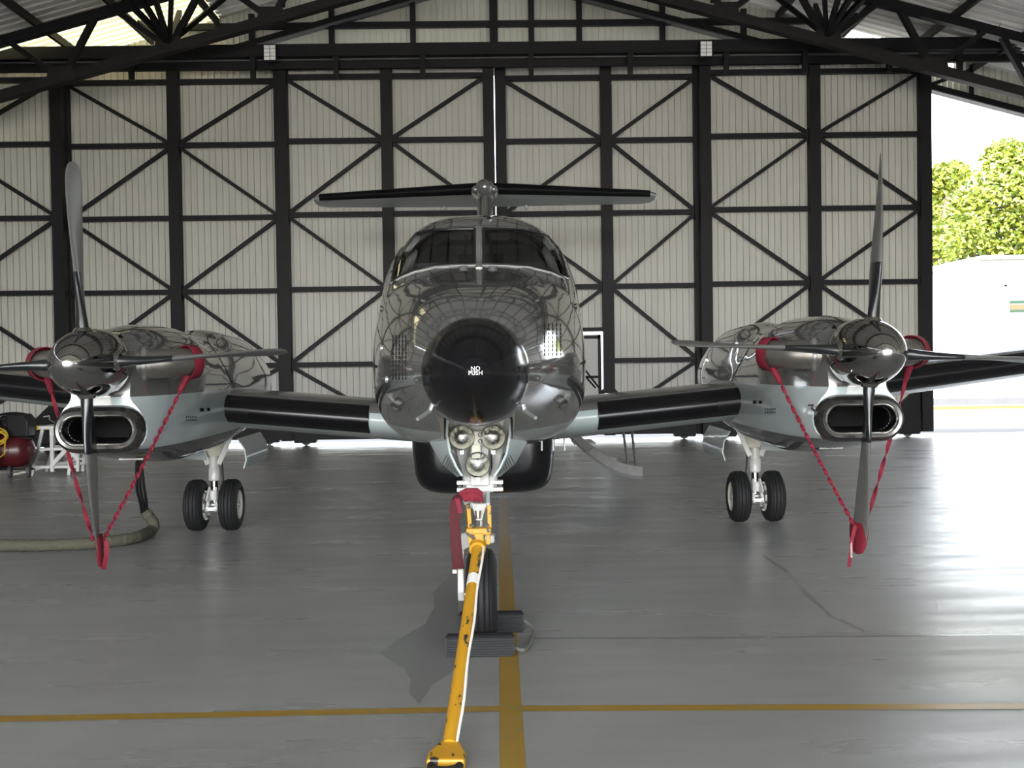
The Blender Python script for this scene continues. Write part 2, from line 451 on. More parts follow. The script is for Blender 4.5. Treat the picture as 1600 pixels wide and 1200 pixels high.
# slightly darker, smoother patch left of the nose wheel, floor filler patch, joint lines
floor_poly('floor_dark_patch', [ground(*p) for p in [(712, 880), (700, 905), (676, 925), (679, 948), (664, 975), (622, 1000), (592, 1020), (632, 1045), (642, 1062), (640, 1085), (655, 1100), (676, 1070), (705, 1052), (720, 1030), (722, 1000), (724, 985), (716, 960), (716, 900)]], .0008, 'floor_dark')
floor_poly('floor_patch', [ground(1183 + 21 * math.cos(a), 1016 + 6 * math.sin(a)) for a in [i * math.pi / 10 for i in range(20)]], .001, 'patch_pale')
floor_poly('floor_crack', [ground(*p) for p in [(1195, 868), (1230, 890), (1262, 925), (1300, 960), (1352, 985), (1348, 987), (1294, 962), (1256, 928), (1224, 892), (1190, 869)]], .0009, 'floor_dark')
floor_poly('floor_joint', [ground(*p) for p in [(830, 996), (1100, 995), (1600, 990), (1600, 993), (1100, 998), (830, 999)]], .0007, 'floor_dark')
floor_poly('floor_joint', [ground(*p) for p in [(1285, 764), (1600, 760), (1600, 761), (1285, 765.5)]], .0007, 'floor_dark')

# corrugated sheet ----------------------------------------------------
def sheet(name, x0, x1, zlo, zhi, Y, m, parent, pitch=.124, depth=.036, face=-1):
    f0 = zlo if callable(zlo) else (lambda x: zlo); f1 = zhi if callable(zhi) else (lambda x: zhi)
    prof = []; x = x0
    while x < x1:
        for dx, dy in ((0, 0), (pitch * .80, 0), (pitch * .83, depth), (pitch * .97, depth)):
            if x + dx <= x1: prof.append((x + dx, dy))
        x += pitch
    if prof[-1][0] < x1: prof.append((x1, 0))
    b = MB(); n = len(prof)
    b.add([(px, Y + face * py, f0(px)) for px, py in prof] + [(px, Y + face * py, f1(px)) for px, py in prof],
          [(i, i + 1, n + i + 1, n + i) for i in range(n - 1)])
    return b.build(name, m, parent, 20)

GZ = [7.12, 5.89, 4.47, 3.03, 1.57]
ZTOP = 7.60
def leaf(name, px0, pxm, px1, dy, hole=None):
    x0, xm, x1 = at(px0, 300, YD).x, at(pxm, 300, YD).x, at(px1, 300, YD).x
    Y = YD + dy
    d = tag(empty(name, ((x0 + x1) / 2, Y, 0)), kind='structure'); d['_off'] = ((x0 + x1) / 2, Y, 0)
    pw = .215
    for x in (x0 + pw / 2, xm, x1 - pw / 2):
        MB().beam((x, Y - .10, .10), (x, Y - .10, ZTOP), pw, .20, (0, 1, 0)).build('frame_post', 'steel_black', d, 0)
    for a, b in ((x0 + pw, xm - pw / 2), (xm + pw / 2, x1 - pw)):
        for z in GZ:
            b_ = b
            if hole and a < hole[0] < b and z < hole[2]: b = hole[0]
            MB().beam((a, Y - .075, z), (b, Y - .075, z), .12, .095).build('girt', 'steel_black', d, 0)
            b = b_
        if hole and a < hole[0] < b:      # the personnel door is let in here
            sheet('cladding_sheet', a - .2, hole[0], .30, ZTOP, Y + .04, 'door_sheet', d)
            sheet('cladding_sheet', hole[0], b + .2, hole[2], ZTOP, Y + .04, 'door_sheet', d)
        else:
            sheet('cladding_sheet', a - .2, b + .2, .30, ZTOP, Y + .04, 'door_sheet', d)
        mid_left = a > xm                       # the bay's inner side is at the middle post
        inn, out = (a, b) if mid_left else (b, a)
        lv = GZ + [.42]
        for k in range(5):
            zt, zb = lv[k] - .05, lv[k + 1] + .05
            if k % 2 == 0: p, q = (out, zt), (inn, zb)
            else: p, q = (inn, zt), (out, zb)
            MB().beam((p[0], Y - .065, p[1]), (q[0], Y - .065, q[1]), .07, .07).build('brace', 'steel_black', d, 0)
        # base: deep plate with corner gussets
        MB().box(((a + b) / 2, Y - .06, .27), (b - a, .10, .32)).build('base_plate', 'steel_black', d, 0)
        g = .62
        for e, s in ((a, 1), (b, -1)):
            MB().prism([(e, Y - .09, .43), (e + s * g, Y - .09, .43), (e, Y - .09, .43 + g * .95)], (0, .06, 0)).build('gusset', 'steel_black', d, 0)
    for x in (x0 + .45, x1 - .45):
        MB().prism([(x - .32, Y - .14, .32), (x + .32, Y - .14, .32), (x + .20, Y - .14, .05), (x - .20, Y - .14, .05)], (0, .16, 0)).build('wheel_box', 'steel_black', d, 0)
        MB().lathe([(-.03, 0), (-.03, .10), (.03, .10), (.03, 0)], (x, Y - .02, .10), (0, 1, 0), 20).build('wheel', 'steel_grey', d)
    return d, x0, x1
leaf('door_1', -250, -75, 112, -.28)
leaf('door_2', 96, 276, 450, 0)
leaf('door_3', 440, 609, 774, -.28)
pdl = at(893, 560, YD).x; pdr = at(941, 560, YD).x; zt = at(925, 521, YD).z
leaf('door_4', 775, 947, 1100, 0, (pdl, pdr, zt + .035))
leaf('door_5', 1088, 1264, 1442, -.28)
# the personnel door let into the fourth leaf, light leaking round it
pd = tag(empty('door_6', ((pdl + pdr) / 2, YD - .10, 0)), kind='structure'); pd['_off'] = ((pdl + pdr) / 2, YD - .10, 0)
dw = pdr - pdl - .035
MB().box((pdl + dw / 2, YD - .10, (zt + .35) / 2), (dw, .05, zt - .40)).build('door_panel', 'door_sheet', pd, 0)
for x in (pdl + .03, pdl + dw - .03): MB().box((x, YD - .13, (zt + .3) / 2), (.06, .05, zt - .36)).build('door_stile', 'steel_black', pd, 0)
MB().box((pdl + dw / 2, YD - .13, zt - .075), (dw, .05, .06)).build('door_rail', 'steel_black', pd, 0)
MB().box((pdl + dw / 2, YD - .14, 1.25), (dw, .05, .05)).build('push_bar', 'steel_black', pd, 0)
MB().box(((pdl + pdr) / 2 + .02, YD - .12, zt + .075), (pdr - pdl + .1, .12, .08)).build('door_head', 'steel_black', pd, 0)

# lintel over the doors ----------------------------------------------
LT = tag(empty('trim_1', (0, 21.8, 7.3)), kind='structure'); LT['_off'] = (0, 21.8, 7.3)
MB().box((0, 21.40, 7.50), (25.0, .26, .23)).build('header_beam', 'steel_black', LT, 0)
MB().box((0, 21.60, 7.30), (25.0, .10, .16)).build('track_beam', 'steel_black', LT, 0)
MB().box((0, 21.50, 7.37), (25.0, .06, .03)).build('track_rail', 'steel_grey', LT, 0)
for px in (205, 395, 525, 660, 830, 985, 1135, 1258, 1390, 1500):
    x = at(px, 110, 21.3).x
    MB().prism([(x - .055, 21.27, 7.40), (x + .055, 21.27, 7.40), (x + .045, 21.27, 6.98), (x - .045, 21.27, 6.98)], (0, .09, 0)).build('guide_bracket', 'steel_black', LT, 0)

# gable wall over the doors ------------------------------------------
WB = tag(empty('wall_back', (0, 22.75, 7.3)), kind='structure'); WB['_off'] = (0, 22.75, 7.3)
def zgab(x): return zroof(x) - .69
edges = [-12.5, -9.2, -6.6, -5.0, -3.35, -1.75, XR, 1.65, 3.3, 4.95, 6.6, 9.2, 12.5]
for a, b in zip(edges, edges[1:]):
    sheet('cladding_sheet', a, b, lambda x: min(7.35, zgab(x)), lambda x: zroof(x) + .07, 22.75, 'gable_sheet', WB)
for px in (393, 518, 645, 771, 830, 905, 1035, 1162):
    x = at(px, 40, 22.6).x
    MB().beam((x, 22.62, 7.5), (x, 22.62, zroof(x) - .1), .11 if px != 771 else .16, .12, (0, 1, 0)).build('gable_post', 'steel_black', WB, 0)
for a, b in zip(edges[2:-2], edges[3:-1]):
    MB().beam((a, 22.66, 8.36), (b, 22.66, 8.36), .1, .12).build('girt', 'steel_black', WB, 0)
for s in (-1, 1):
    MB().beam((XR, 22.60, zgab(XR)), (XR + s * 12.4, 22.60, zgab(XR + 12.4)), .14, .13).build('gable_chord', 'steel_black', WB, 0)
    MB().beam((XR, 22.58, zgab(XR) - .08), (XR + s * 12.4, 22.58, zgab(XR + 12.4) - .08), .24, .02).build('chord_flange', 'steel_grey', WB, 0)
    for i in range(4):
        x = XR + s * (8.6 + i * .95)
        MB().beam((x, 22.66, zgab(x)), (XR + s * (8.6 + (i + 1) * .95), 22.66, zroof(XR + s * (8.6 + (i + 1) * .95)) - .1) if i % 2 == 0 else (x, 22.66, zroof(x)), .07, .07).build('web_member', 'steel_black', WB, 0)

# side walls ----------------------------------------------------------
for nm, x, s in (('wall_left', -12.6, 1), ('wall_right', 12.7, -1)):
    W = tag(empty(nm, (x, 4, 0)), kind='structure'); W['_off'] = (x, 4, 0)
    b = MB(); prof = []; y = Y_FRONT
    while y < 22.7:
        prof += [(y, 0), (y + .16, 0), (y + .18, .03), (y + .23, .03)]; y += .25
    n = len(prof)
    b.add([(x + s * d, y, 0) for y, d in prof] + [(x + s * d, y, 6.65) for y, d in prof], [(i, i + 1, n + i + 1, n + i) for i in range(n - 1)])
    b.build('cladding_sheet', 'door_sheet', W, 20)
    for y in (-13.5, -8.2, -2.5, 3.2, 8.9, 14.6, 20.2):
        MB().beam((x + s * .14, y, 0), (x + s * .14, y, 6.6), .22, .24, (0, 1, 0)).build('wall_post', 'steel_black', W, 0)
    for z in (1.6, 3.3, 5.0):
        MB().beam((x + s * .08, Y_FRONT, z), (x + s * .08, 22.5, z), .12, .1).build('girt', 'steel_black', W, 0)

# roof: sheets, purlins, trusses -------------------------------------
CE = tag(empty('ceiling', (XR, 4, 7.0)), kind='structure'); CE['_off'] = (XR, 4, 7.0)
def roof_band(name, y0, y1, s, m, xa=0, xb=X_EAVE, dz=0):
    prof = []; y = y0
    while y < y1:
        for dy, dz_ in ((0, 0), (.15, 0), (.17, .035), (.23, .035)):
            if y + dy <= y1: prof.append((y + dy, dz_))
        y += .25
    if prof[-1][0] < y1: prof.append((y1, 0))
    n = len(prof); b = MB(); X0 = XR + s * xa; X1 = XR + s * xb
    b.add([(X0, y, zroof(X0) + .05 + z + dz) for y, z in prof] + [(X1, y, zroof(X1) + .05 + z + dz) for y, z in prof], [(i, i + 1, n + i + 1, n + i) for i in range(n - 1)])
    return b.build(name, m, CE, 20)
SKY = []
for s in (-1, 1):
    y = Y_FRONT
    for a, b in SKY:
        roof_band('roof_sheet', y, a, s, 'roof_sheet')
        roof_band('roof_sheet', a, b, s, 'roof_sheet', 0, 2.0); roof_band('skylight_sheet', a, b, s, 'skylight', 2.0, 9.0); roof_band('roof_sheet', a, b, s, 'roof_sheet', 9.0)
        y = b
    if s < 0:
        roof_band('roof_sheet', y, 20.6, s, 'roof_sheet')
        roof_band('roof_sheet', 20.6, 22.78, s, 'roof_sheet', 0, 5.6); roof_band('skylight_sheet', 20.9, 22.78, s, 'skylight', 5.6, X_EAVE); roof_band('roof_sheet', 20.6, 20.9, s, 'roof_sheet', 5.6, X_EAVE)
    else:
        roof_band('roof_sheet', y, 22.78, s, 'roof_sheet', 0, 6.4); roof_band('roof_sheet', y, 22.60, s, 'roof_sheet', 6.4, 9.2); roof_band('roof_sheet', y, 22.78, s, 'roof_sheet', 9.2)
for s in (-1, 1):
    for i in range(10):
        x = XR + s * (.35 + i * 1.32)
        MB().beam((x, Y_FRONT, zroof(x) - .04), (x, 22.7, zroof(x) - .04), .07, .14).build('purlin', 'steel_dusty', CE, 0)
def truss(Y, full=True):
    T = MB()
    def zt(x): return zroof(x) - .22
    def zb(x): return zroof(x) - 1.18
    L = XR - X_EAVE + .1; RR = XR + X_EAVE - .1
    for s in (-1, 1):
        T.beam((XR, Y, zt(XR)), (XR + s * X_EAVE, Y, zt(XR + s * X_EAVE)), .16, .17)
    t = T.build('roof_truss', 'steel_black', CE, 0)
    for s in (-1, 1):
        MB().beam((XR, Y, zb(XR)), (XR + s * X_EAVE, Y, zb(XR + s * X_EAVE)), .20, .17).build('bottom_chord', 'steel_dusty', t, 0)
        nb = [.45, 2.25, 4.05, 5.88, 7.80, 9.65, 11.5]
        for i, a in enumerate(nb):
            xb = XR + s * a
            for e in (-.62, .98) if a > 1 else (.98,):
                xt = XR + s * (a - e) if e < 0 else XR + s * (a + e)
                xt = XR + s * (a + (e if e > 0 else e))
                MB().beam((xb, Y, zb(xb)), (xt, Y, zt(xt)), .10, .12, (0, 1, 0)).build('web_member', 'steel_black', t, 0)
            MB().prism([(xb - .26, Y - .11, zb(xb) - .05), (xb + .26, Y - .11, zb(xb) - .05), (xb + .20, Y - .11, zb(xb) + .2), (xb - .20, Y - .11, zb(xb) + .2)], (0, .02, 0)).build('gusset', 'steel_dusty', t, 0)
    return t
tr1 = truss(20.2)
for Y in (14.6, 8.9, 3.2, -2.5, -8.2, -13.5): truss(Y)
def rz(x): return zroof(x) - .12
for s in (-1, 1):      # fan of bracing from the truss to the purlins
    n0 = (XR + s * 5.88, 20.15, zroof(XR + 5.88) - 1.1)
    for dx, Y in ((.75, 18.5), (.30, 18.0), (-.15, 17.9), (-.55, 18.6), (.9, 21.35), (-.7, 21.35), (.15, 21.4)):
        x = XR + s * (5.88 + dx)
        MB().beam(n0, (x, Y, rz(x)), .085, .085).build('bracing', 'steel_black', CE, 0)
# hanging strips near the right eave
MB().tube([at(1500, 28, 20.4) + Vector((0, 0, .0)), at(1560, 45, 20.4), at(1568, 22, 20.4)], .012, 6).build('cable_loop', 'steel_grey', CE)

# flood lights on the header -----------------------------------------
def flood(px, py, label):
    c = at(px, py, 21.15)
    t = root_at('floodlight', (c.x, c.y, c.z - .15), label, 'light', 'flood lights on the door header')
    MB().box(c, (.26, .06, .32)).build('housing', 'plastic_black', t, 0, bevel=.01)
    for i in range(4):
        for j in range(2):
            MB().box((c.x - .055 + j * .11, c.y - .035, c.z - .105 + i * .07), (.10, .012, .062)).build('led_cell', 'led_panel', t, 0)
    MB().tube([(c.x - .1, c.y + .03, c.z - .1), (c.x - .1, c.y + .13, c.z), (c.x + .1, c.y + .13, c.z), (c.x + .1, c.y + .03, c.z - .1)], .012, 6).build('bracket', 'plastic_black', t)
flood(422, 83, 'square flood light on the header above the second door leaf, left one of two')
flood(1103, 77, 'square flood light on the header near the open doorway, right one of two')

# ================================================================== OUTSIDE
og = MB(); og.box((0, -65, -.06), (260, 102, .10))
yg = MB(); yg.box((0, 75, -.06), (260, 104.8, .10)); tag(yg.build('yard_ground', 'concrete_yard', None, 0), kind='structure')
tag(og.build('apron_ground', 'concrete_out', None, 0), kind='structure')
kb = MB(); kb.box((24, 33.0, .03), (26, .9, .08))
tag(kb.build('trim_2', 'kerb_yellow', None, 0), kind='structure')
kb = MB(); kb.box((24, 35.6, .09), (30, .35, .2))
tag(kb.build('trim_3', 'steel_grey', None, 0), kind='structure')

YB = 37.0
bl = root_at('white_building', (at(1560, 640, YB).x, YB, 0), 'sunlit white shed with a low pitched roof beyond the open doorway', 'building')
xL = at(1380, 600, YB).x
p = [(xL, YB, 0), (at(1720, 600, YB).x + 4, YB, 0), (at(1720, 600, YB).x + 4, YB, at(1600, 405, YB).z), (at(1600, 405, YB).x, YB, at(1600, 405, YB).z),
     (at(1530, 405, YB).x, YB, at(1530, 406, YB).z), (at(1442, 428, YB).x, YB, at(1442, 428, YB).z), (xL, YB, at(1442, 428, YB).z - .3)]
MB().prism(p, (0, 9, 0)).build('wall', 'wall_white', bl, 0)
pr = [(q[0], q[1] - .3, q[2]) for q in p[2:]]
rf = MB()
for a, b in zip(pr, pr[1:]): rf.prism([a, b, (b[0], b[1], b[2] + .12), (a[0], a[1], a[2] + .12)], (0, 9.6, 0))
rf.build('roof', 'wall_white', bl, 0)
x0, z0 = at(1570, 640, YB).x, at(1570, 445, YB).z
for q in ((x0, .1, x0 + .07, z0), (x0, z0 - .07, x0 + 3.2, z0)):
    MB().box(((q[0] + q[2]) / 2, YB - .03, (q[1] + q[3]) / 2), (q[2] - q[0], .06, q[3] - q[1])).build('door_frame', 'wall_line', bl, 0)
for py0, py1, m in ((469, 474, 'band_green'), (475, 484, 'band_tan'), (484, 488, 'band_green')):
    a, b = at(1577, py1, YB), at(1640, py0, YB)
    MB().box(((a.x + b.x) / 2, YB - .03, (a.z + b.z) / 2), (b.x - a.x, .05, abs(b.z - a.z))).build('sign_band', m, bl, 0)
a = at(1522, 527, YB); MB().box((a.x, YB - .03, a.z), (.5, .05, .05)).build('vent', 'wall_line', bl, 0)

def tree(name, c, rad, nleaf, label, trunk_h, blobs, seed):
    rnd = random.Random(seed)
    t = root_at(name, (c[0], c[1], 0), label, 'tree')
    trk = MB(); trk.tube([(c[0], c[1], -.02), (c[0] + .1, c[1], trunk_h * .5), (c[0] - .1, c[1] + .1, trunk_h)], [.28, .22, .15], 10)
    for bx, by, bz, br in blobs:
        trk.tube([(c[0], c[1], trunk_h * .7), (c[0] + bx * .5, c[1] + by * .5, (trunk_h + bz) / 2), (c[0] + bx, c[1] + by, bz)], [.13, .09, .04], 7)
    trk.build('trunk', 'bark', t)
    f = MB(); per = nleaf // len(blobs)
    for bx, by, bz, br in blobs:
        for _ in range(per):
            v = Vector((rnd.gauss(0, 1), rnd.gauss(0, 1), rnd.gauss(0, 1))).normalized() * br * (rnd.random() ** .45)
            p0 = Vector((c[0] + bx, c[1] + by, bz)) + Vector((v.x, v.y, v.z * .85))
            d = Vector((rnd.uniform(-1, 1), rnd.uniform(-1, 1), rnd.uniform(-.9, .3))).normalized() * rnd.uniform(.20, .34)
            sd = d.cross(Vector((rnd.uniform(-1, 1), rnd.uniform(-1, 1), rnd.uniform(-.3, 1)))).normalized() * rnd.uniform(.05, .085)
            f.add([p0, p0 + d * .45 + sd, p0 + d, p0 + d * .45 - sd], [(0, 1, 2, 3)])
    o = f.build('foliage', 'leaf_green', t, 0); o['kind'] = 'stuff'
YT = 52.0
def blob(px, py, rp): # position by pixel at the tree's distance
    q = at(px, py, YT); return q, rp / F_PX * YT
B1 = []
c1 = at(1580, 600, YT)
for px, py, rp in ((1560, 300, 62), (1600, 270, 60), (1510, 330, 52), (1480, 370, 50), (1540, 380, 60), (1600, 360, 70), (1650, 300, 80), (1575, 245, 36), (1640, 390, 80)):
    q, r_ = blob(px, py, rp); B1.append((q.x - c1.x, random.uniform(-1, 1.4), q.z, r_))
tree('leafy_tree', (c1.x, YT, 0), 0, 21000, 'tall yellow-green leafy tree behind the white shed', 4.5, B1, 3)
c2 = at(1450, 600, YT - 4)
B2 = []
for px, py, rp in ((1455, 290, 36), (1475, 275, 26), (1450, 380, 46), (1420, 330, 44), (1440, 430, 40)):
    q = at(px, py, YT - 4); B2.append((q.x - c2.x, random.uniform(-.8, .8), q.z, rp / F_PX * (YT - 4)))
tree('leafy_tree', (c2.x, YT - 4, 0), 0, 7500, 'smaller leafy tree beside the edge of the open door leaf', 4.0, B2, 5)
# pole in the glare above the trees
YP = 58.0
pb = at(1541, 640, YP); pt = at(1541, 176, YP)
lp = root_at('utility_pole', (pb.x, YP, 0), 'thin pale pole with cross arms above the trees', 'pole')
MB().tube([(pb.x, YP, -.02), (pb.x, YP, pt.z)], [.14, .09], 8).build('pole', 'pole_pale', lp)
MB().tube([(pb.x, YP, pt.z - .1), (pb.x - .5, YP, pt.z)], .04, 6).build('lamp_arm', 'pole_pale', lp)
MB().beam((pb.x - .6, YP, pt.z - 2.2), (pb.x + .7, YP, pt.z - 1.9), .06, .06).build('cross_arm', 'pole_pale', lp, 0)

# ================================================================== THE AIRCRAFT
YA = 6.4
AC = empty('turboprop_aircraft', (-.1135, YA, 0), rz=R(.3)); AC['_off'] = (0, YA, 0)
tag(AC, 'dark grey twin turboprop aircraft with black nose and T tail facing the camera', 'aircraft')
bpy.context.view_layer.update()
ACI = Matrix.Rotation(-R(.3), 3, 'Z')
def loc(p):      # world -> aircraft coordinates (x from centreline, depth, z)
    q = ACI @ (Vector(p) - Vector((-.1135, YA, 0))); return Vector((q.x, q.y + YA, q.z))
def aray(px, py): return loc(CAM), (ACI @ ray(px, py)).normalized()
def aat(px, py, d):
    o, v = aray(px, py); return o + v * ((d - o.y) / v.y)

# ---- fuselage
TB = [  # d, half width, z bottom, z top, z widest, n upper, n lower
 (5.28, .252, 1.298, 1.802, 1.55, 2.0, 2.0),
 (5.45, .325, 1.262, 1.865, 1.55, 2.05, 2.05),
 (5.75, .425, 1.205, 1.945, 1.55, 2.15, 2.2),
 (6.2, .540, 1.135, 2.040, 1.55, 2.3, 2.5),
 (6.6, .615, 1.090, 2.115, 1.56, 2.45, 2.8),
 (6.9, .655, 1.065, 2.180, 1.57, 2.6, 3.0),
 (7.2, .672, 1.048, 2.350, 1.58, 2.65, 3.2),
 (7.5, .688, 1.035, 2.505, 1.59, 2.75, 3.4),
 (7.9, .702, 1.028, 2.620, 1.60, 2.8, 3.6),
 (8.4, .713, 1.022, 2.675, 1.60, 2.8, 3.6),
 (9.2, .722, 1.020, 2.690, 1.62, 2.7, 3.4),
 (12.5, .73, 1.020, 2.695, 1.65, 2.5, 3.0),
 (14.5, .62, 1.18, 2.67, 1.75, 2.4, 2.6),
 (16.5, .38, 1.55, 2.58, 2.0, 2.2, 2.3),
 (18.2, .16, 1.95, 2.42, 2.2, 2.0, 2.0),
 (19.0, .05, 2.15, 2.28, 2.22, 2.0, 2.0)]
TD = [t[0] for t in TB]
def fpar(d): return [pchip(TD, [t[k] for t in TB], d) for k in range(1, 7)]
def fsec(d, n=88, inset=0, zcut=None):
    w_, zb, zt, zm, nt_, nb_ = fpar(d); w_ -= inset; zt -= inset * 1.2; zb += inset
    pts = []
    for k in range(n):
        a = 2 * math.pi * k / n; c, s = math.cos(a), math.sin(a)
        e = 2 / (nt_ if s >= 0 else nb_)
        x = w_ * math.copysign(abs(c) ** e, c)
        z = zm + (zt - zm if s >= 0 else zm - zb) * math.copysign(abs(s) ** e, s)
        if zcut is not None: z = max(z, zcut)
        pts.append((x, d, z))
    return pts
ds = list(np.linspace(5.28, 6.6, 22)) + list(np.linspace(6.66, 8.6, 40)) + list(np.linspace(8.8, 19.0, 36))
fb = MB().loft([fsec(d) for d in ds])
FBVH = BVHTree.FromPolygons([Vector(v) for v in fb.v], fb.f)
fus = fb.build('fuselage', ['fuselage_paint'], AC)
def fhit(px, py, bvh=None):
    o, v = aray(px, py); r_ = (bvh or FBVH).ray_cast(o, v); return r_[0], r_[1]
def yoff(b): b.v = [(v[0], v[1] - YA, v[2]) for v in b.v]; return b
PANE_L = [(741.5, 357), (741.5, 413), (710, 413.2), (680, 415), (647, 422), (626, 431), (612, 439.5), (617, 412), (622, 390), (627, 374), (636, 369), (655, 363), (680, 359.3), (710, 357.5)]
PANE_R = [(755.6, 357), (790, 357.3), (815, 359), (844, 365), (860, 370), (868, 374), (876, 396), (883, 418), (887.5, 436), (876, 430), (862, 424), (845, 419), (825, 415.3), (790, 413.2), (755.6, 413)]
cav = MB().loft([fsec(d, 60, .045, 1.95) for d in np.linspace(7.02, 9.3, 26)])
cuts = [(yoff(cav), 'cabin_dark')]
for P in (PANE_L, PANE_R):
    c = MB(); n = len(P)
    A = [aat(x, y, 6.2) for x, y in P]; Bp = [aat(x, y, 8.15) for x, y in P]
    c.add(A + Bp, [tuple(range(n))[::-1], tuple(range(n, 2 * n))] + [(k, (k + 1) % n, n + (k + 1) % n, n + k) for k in range(n)])
    cuts.append((yoff(c), 'seal_black'))
well = MB().box((0, 6.03, 1.145), (.37, 1.40, .56)); cuts.append((yoff(well), 'gear_cream'))
SIDE = [(7.60, 2.10), (8.02, 1.99), (8.38, 2.02), (8.38, 2.34), (8.05, 2.42), (7.78, 2.36)]
for s_ in (-1, 1):
    c = MB().prism([(s_ * .45, d, z) for d, z in SIDE], (s_ * .6, 0, 0)); cuts.append((yoff(c), 'seal_black'))
bool_diff(fus, cuts)

def patch(P, fn, off=.004, rings=10):
    """fill a pixel outline with points cast onto a surface"""
    cx = sum(p[0] for p in P) / len(P); cy = sum(p[1] for p in P) / len(P); n = len(P); b = MB(); vs = []
    for r_ in range(rings):
        t = 1 - r_ / rings
        for p in P:
            h, nn = fn(cx + (p[0] - cx) * t, cy + (p[1] - cy) * t)
            k_ = t
            while h is None:
                k_ -= .01; h, nn = fn(cx + (p[0] - cx) * k_, cy + (p[1] - cy) * k_)
            vs.append(h + nn * off)
    h, nn = fn(cx, cy); vs.append(h + nn * off)
    fs = [(r_ * n + k, r_ * n + (k + 1) % n, (r_ + 1) * n + (k + 1) % n, (r_ + 1) * n + k) for r_ in range(rings - 1) for k in range(n)]
    fs += [((rings - 1) * n + k, (rings - 1) * n + (k + 1) % n, rings * n) for k in range(n)]
    return b.add(vs, fs)
def dense(P, m=4):
    out = []
    for i in range(len(P)):
        a, b = P[i], P[(i + 1) % len(P)]
        for k in range(m): out.append((a[0] + (b[0] - a[0]) * k / m, a[1] + (b[1] - a[1]) * k / m))
    return out
def outline(P, fn, r_, off=.003, n=6):
    pts = []
    for p in P:
        h, nn = fn(*p)
        if h is not None: pts.append(h + nn * off)
    pts.append(pts[0]); return MB().tube(pts, r_, n, cap=False)
for P in (PANE_L, PANE_R):
    D = dense(P)
    g = patch(D, fhit, .002).build('windshield_pane', 'window_glass', AC, 60)
    outline(D, fhit, .011).build('pane_seal', 'seal_black', g)
    big = [(748.5 + (x - 748.5) * 1.035 + (-0 if 1 else 0), 390 + (y - 390) * 1.13) for x, y in D]
# centre post with screws
ps = [fhit(748.5, y) for y in range(353, 420, 6)]
MB().tube([h + nn * .0 for h, nn in ps], .022, 8, flat=.35).build('windshield_post', 'dark_paint', AC)
for x in (745.3, 752):
    b = MB()
    for y in range(359, 413, 4):
        h, nn = fhit(x, y); b.lathe([(-.004, .0035), (.0105, .0035), (.0105, 0)], h, nn, 6)
    b.build('screw_row', 'steel_grey', AC)['kind'] = 'stuff'
# cockpit: visors, glareshield, headrests, bulkhead
sv = MB()
for x0, x1 in ((701, 736), (766, 795)):
    a, b = aat(x0, 364, 7.62), aat(x1, 375, 7.62)
    MB().box(((a.x + b.x) / 2, 7.62, (a.z + b.z) / 2), (b.x - a.x, .02, abs(b.z - a.z))).build('sun_visor', 'cabin_cream', AC, 0, bevel=.006)
MB().box((0, 7.25, 2.06), (1.1, .35, .12)).build('glareshield', 'seal_black', AC, 0, bevel=.03)
for x in (-.33, .33):
    MB().loft([[(x + cx * .20, 8.35 + .05 * cy + (z - 2) * .12, z) for cx, cy in [(math.cos(a), math.sin(a)) for a in [i * math.pi / 8 for i in range(16)]]] for z in (1.97, 2.15, 2.28, 2.33)]).build('pilot_seat', 'cabin_grey', AC)
for x in (-.50, .50):
    MB().tube([(x * .98, 8.35, 2.42), (x * 1.12, 8.2, 2.2), (x * 1.2, 7.9, 2.0)], .035, 8).build('cabin_trim', 'cabin_cream', AC)
MB().box((0, 9.0, 2.25), (1.2, .04, .55)).build('bulkhead', 'cabin_grey', AC, 0)
MB().box((.0, 8.96, 2.2), (.36, .04, .5)).build('bulkhead_door', 'cabin_dark', AC, 0)
# wipers
for xb, xt, yb, yt_ in ((724, 728.5, 417, 362), (770, 765, 417, 362)):
    pts = []
    for i in range(9):
        h, nn = fhit(xb + (xt - xb) * i / 8, yb + (yt_ - yb) * i / 8); pts.append(h + nn * .022)
    wp = MB().tube(pts, [.006] * 2 + [.009] * 7, 6).build('wiper', 'seal_black', AC)
    h, nn = fhit(xb, yb + 2); MB().lathe([(-.01, .03), (.004, .03), (.02, .012), (.03, .0)], h, nn, 12).build('wiper_pivot', 'steel_grey', wp)
# side windows (cockpit, cabin): cast from the side
def shit(s):
    def fn(d, z):
        r_ = FBVH.ray_cast(Vector((s * 3, d, z)), Vector((-s, 0, 0))); return r_[0], r_[1]
    return fn
for s in (-1, 1):
    P = dense(SIDE, 3)
    g = patch(P, shit(s), .004, 6).build('side_window', 'window_glass', AC, 60)
    outline(P, shit(s), .012).build('window_rim', 'dark_paint', g)
    for d in (9.5, 10.25, 11.0, 11.75):
        P = [(d + .17 * math.cos(a), 2.12 + .19 * math.sin(a)) for a in [i * math.pi / 12 for i in range(24)]]
        g = patch(P, shit(s), .003, 4).build('cabin_window', 'seal_black', AC, 60)
        outline(P, shit(s), .008).build('window_rim', 'dark_paint', g)
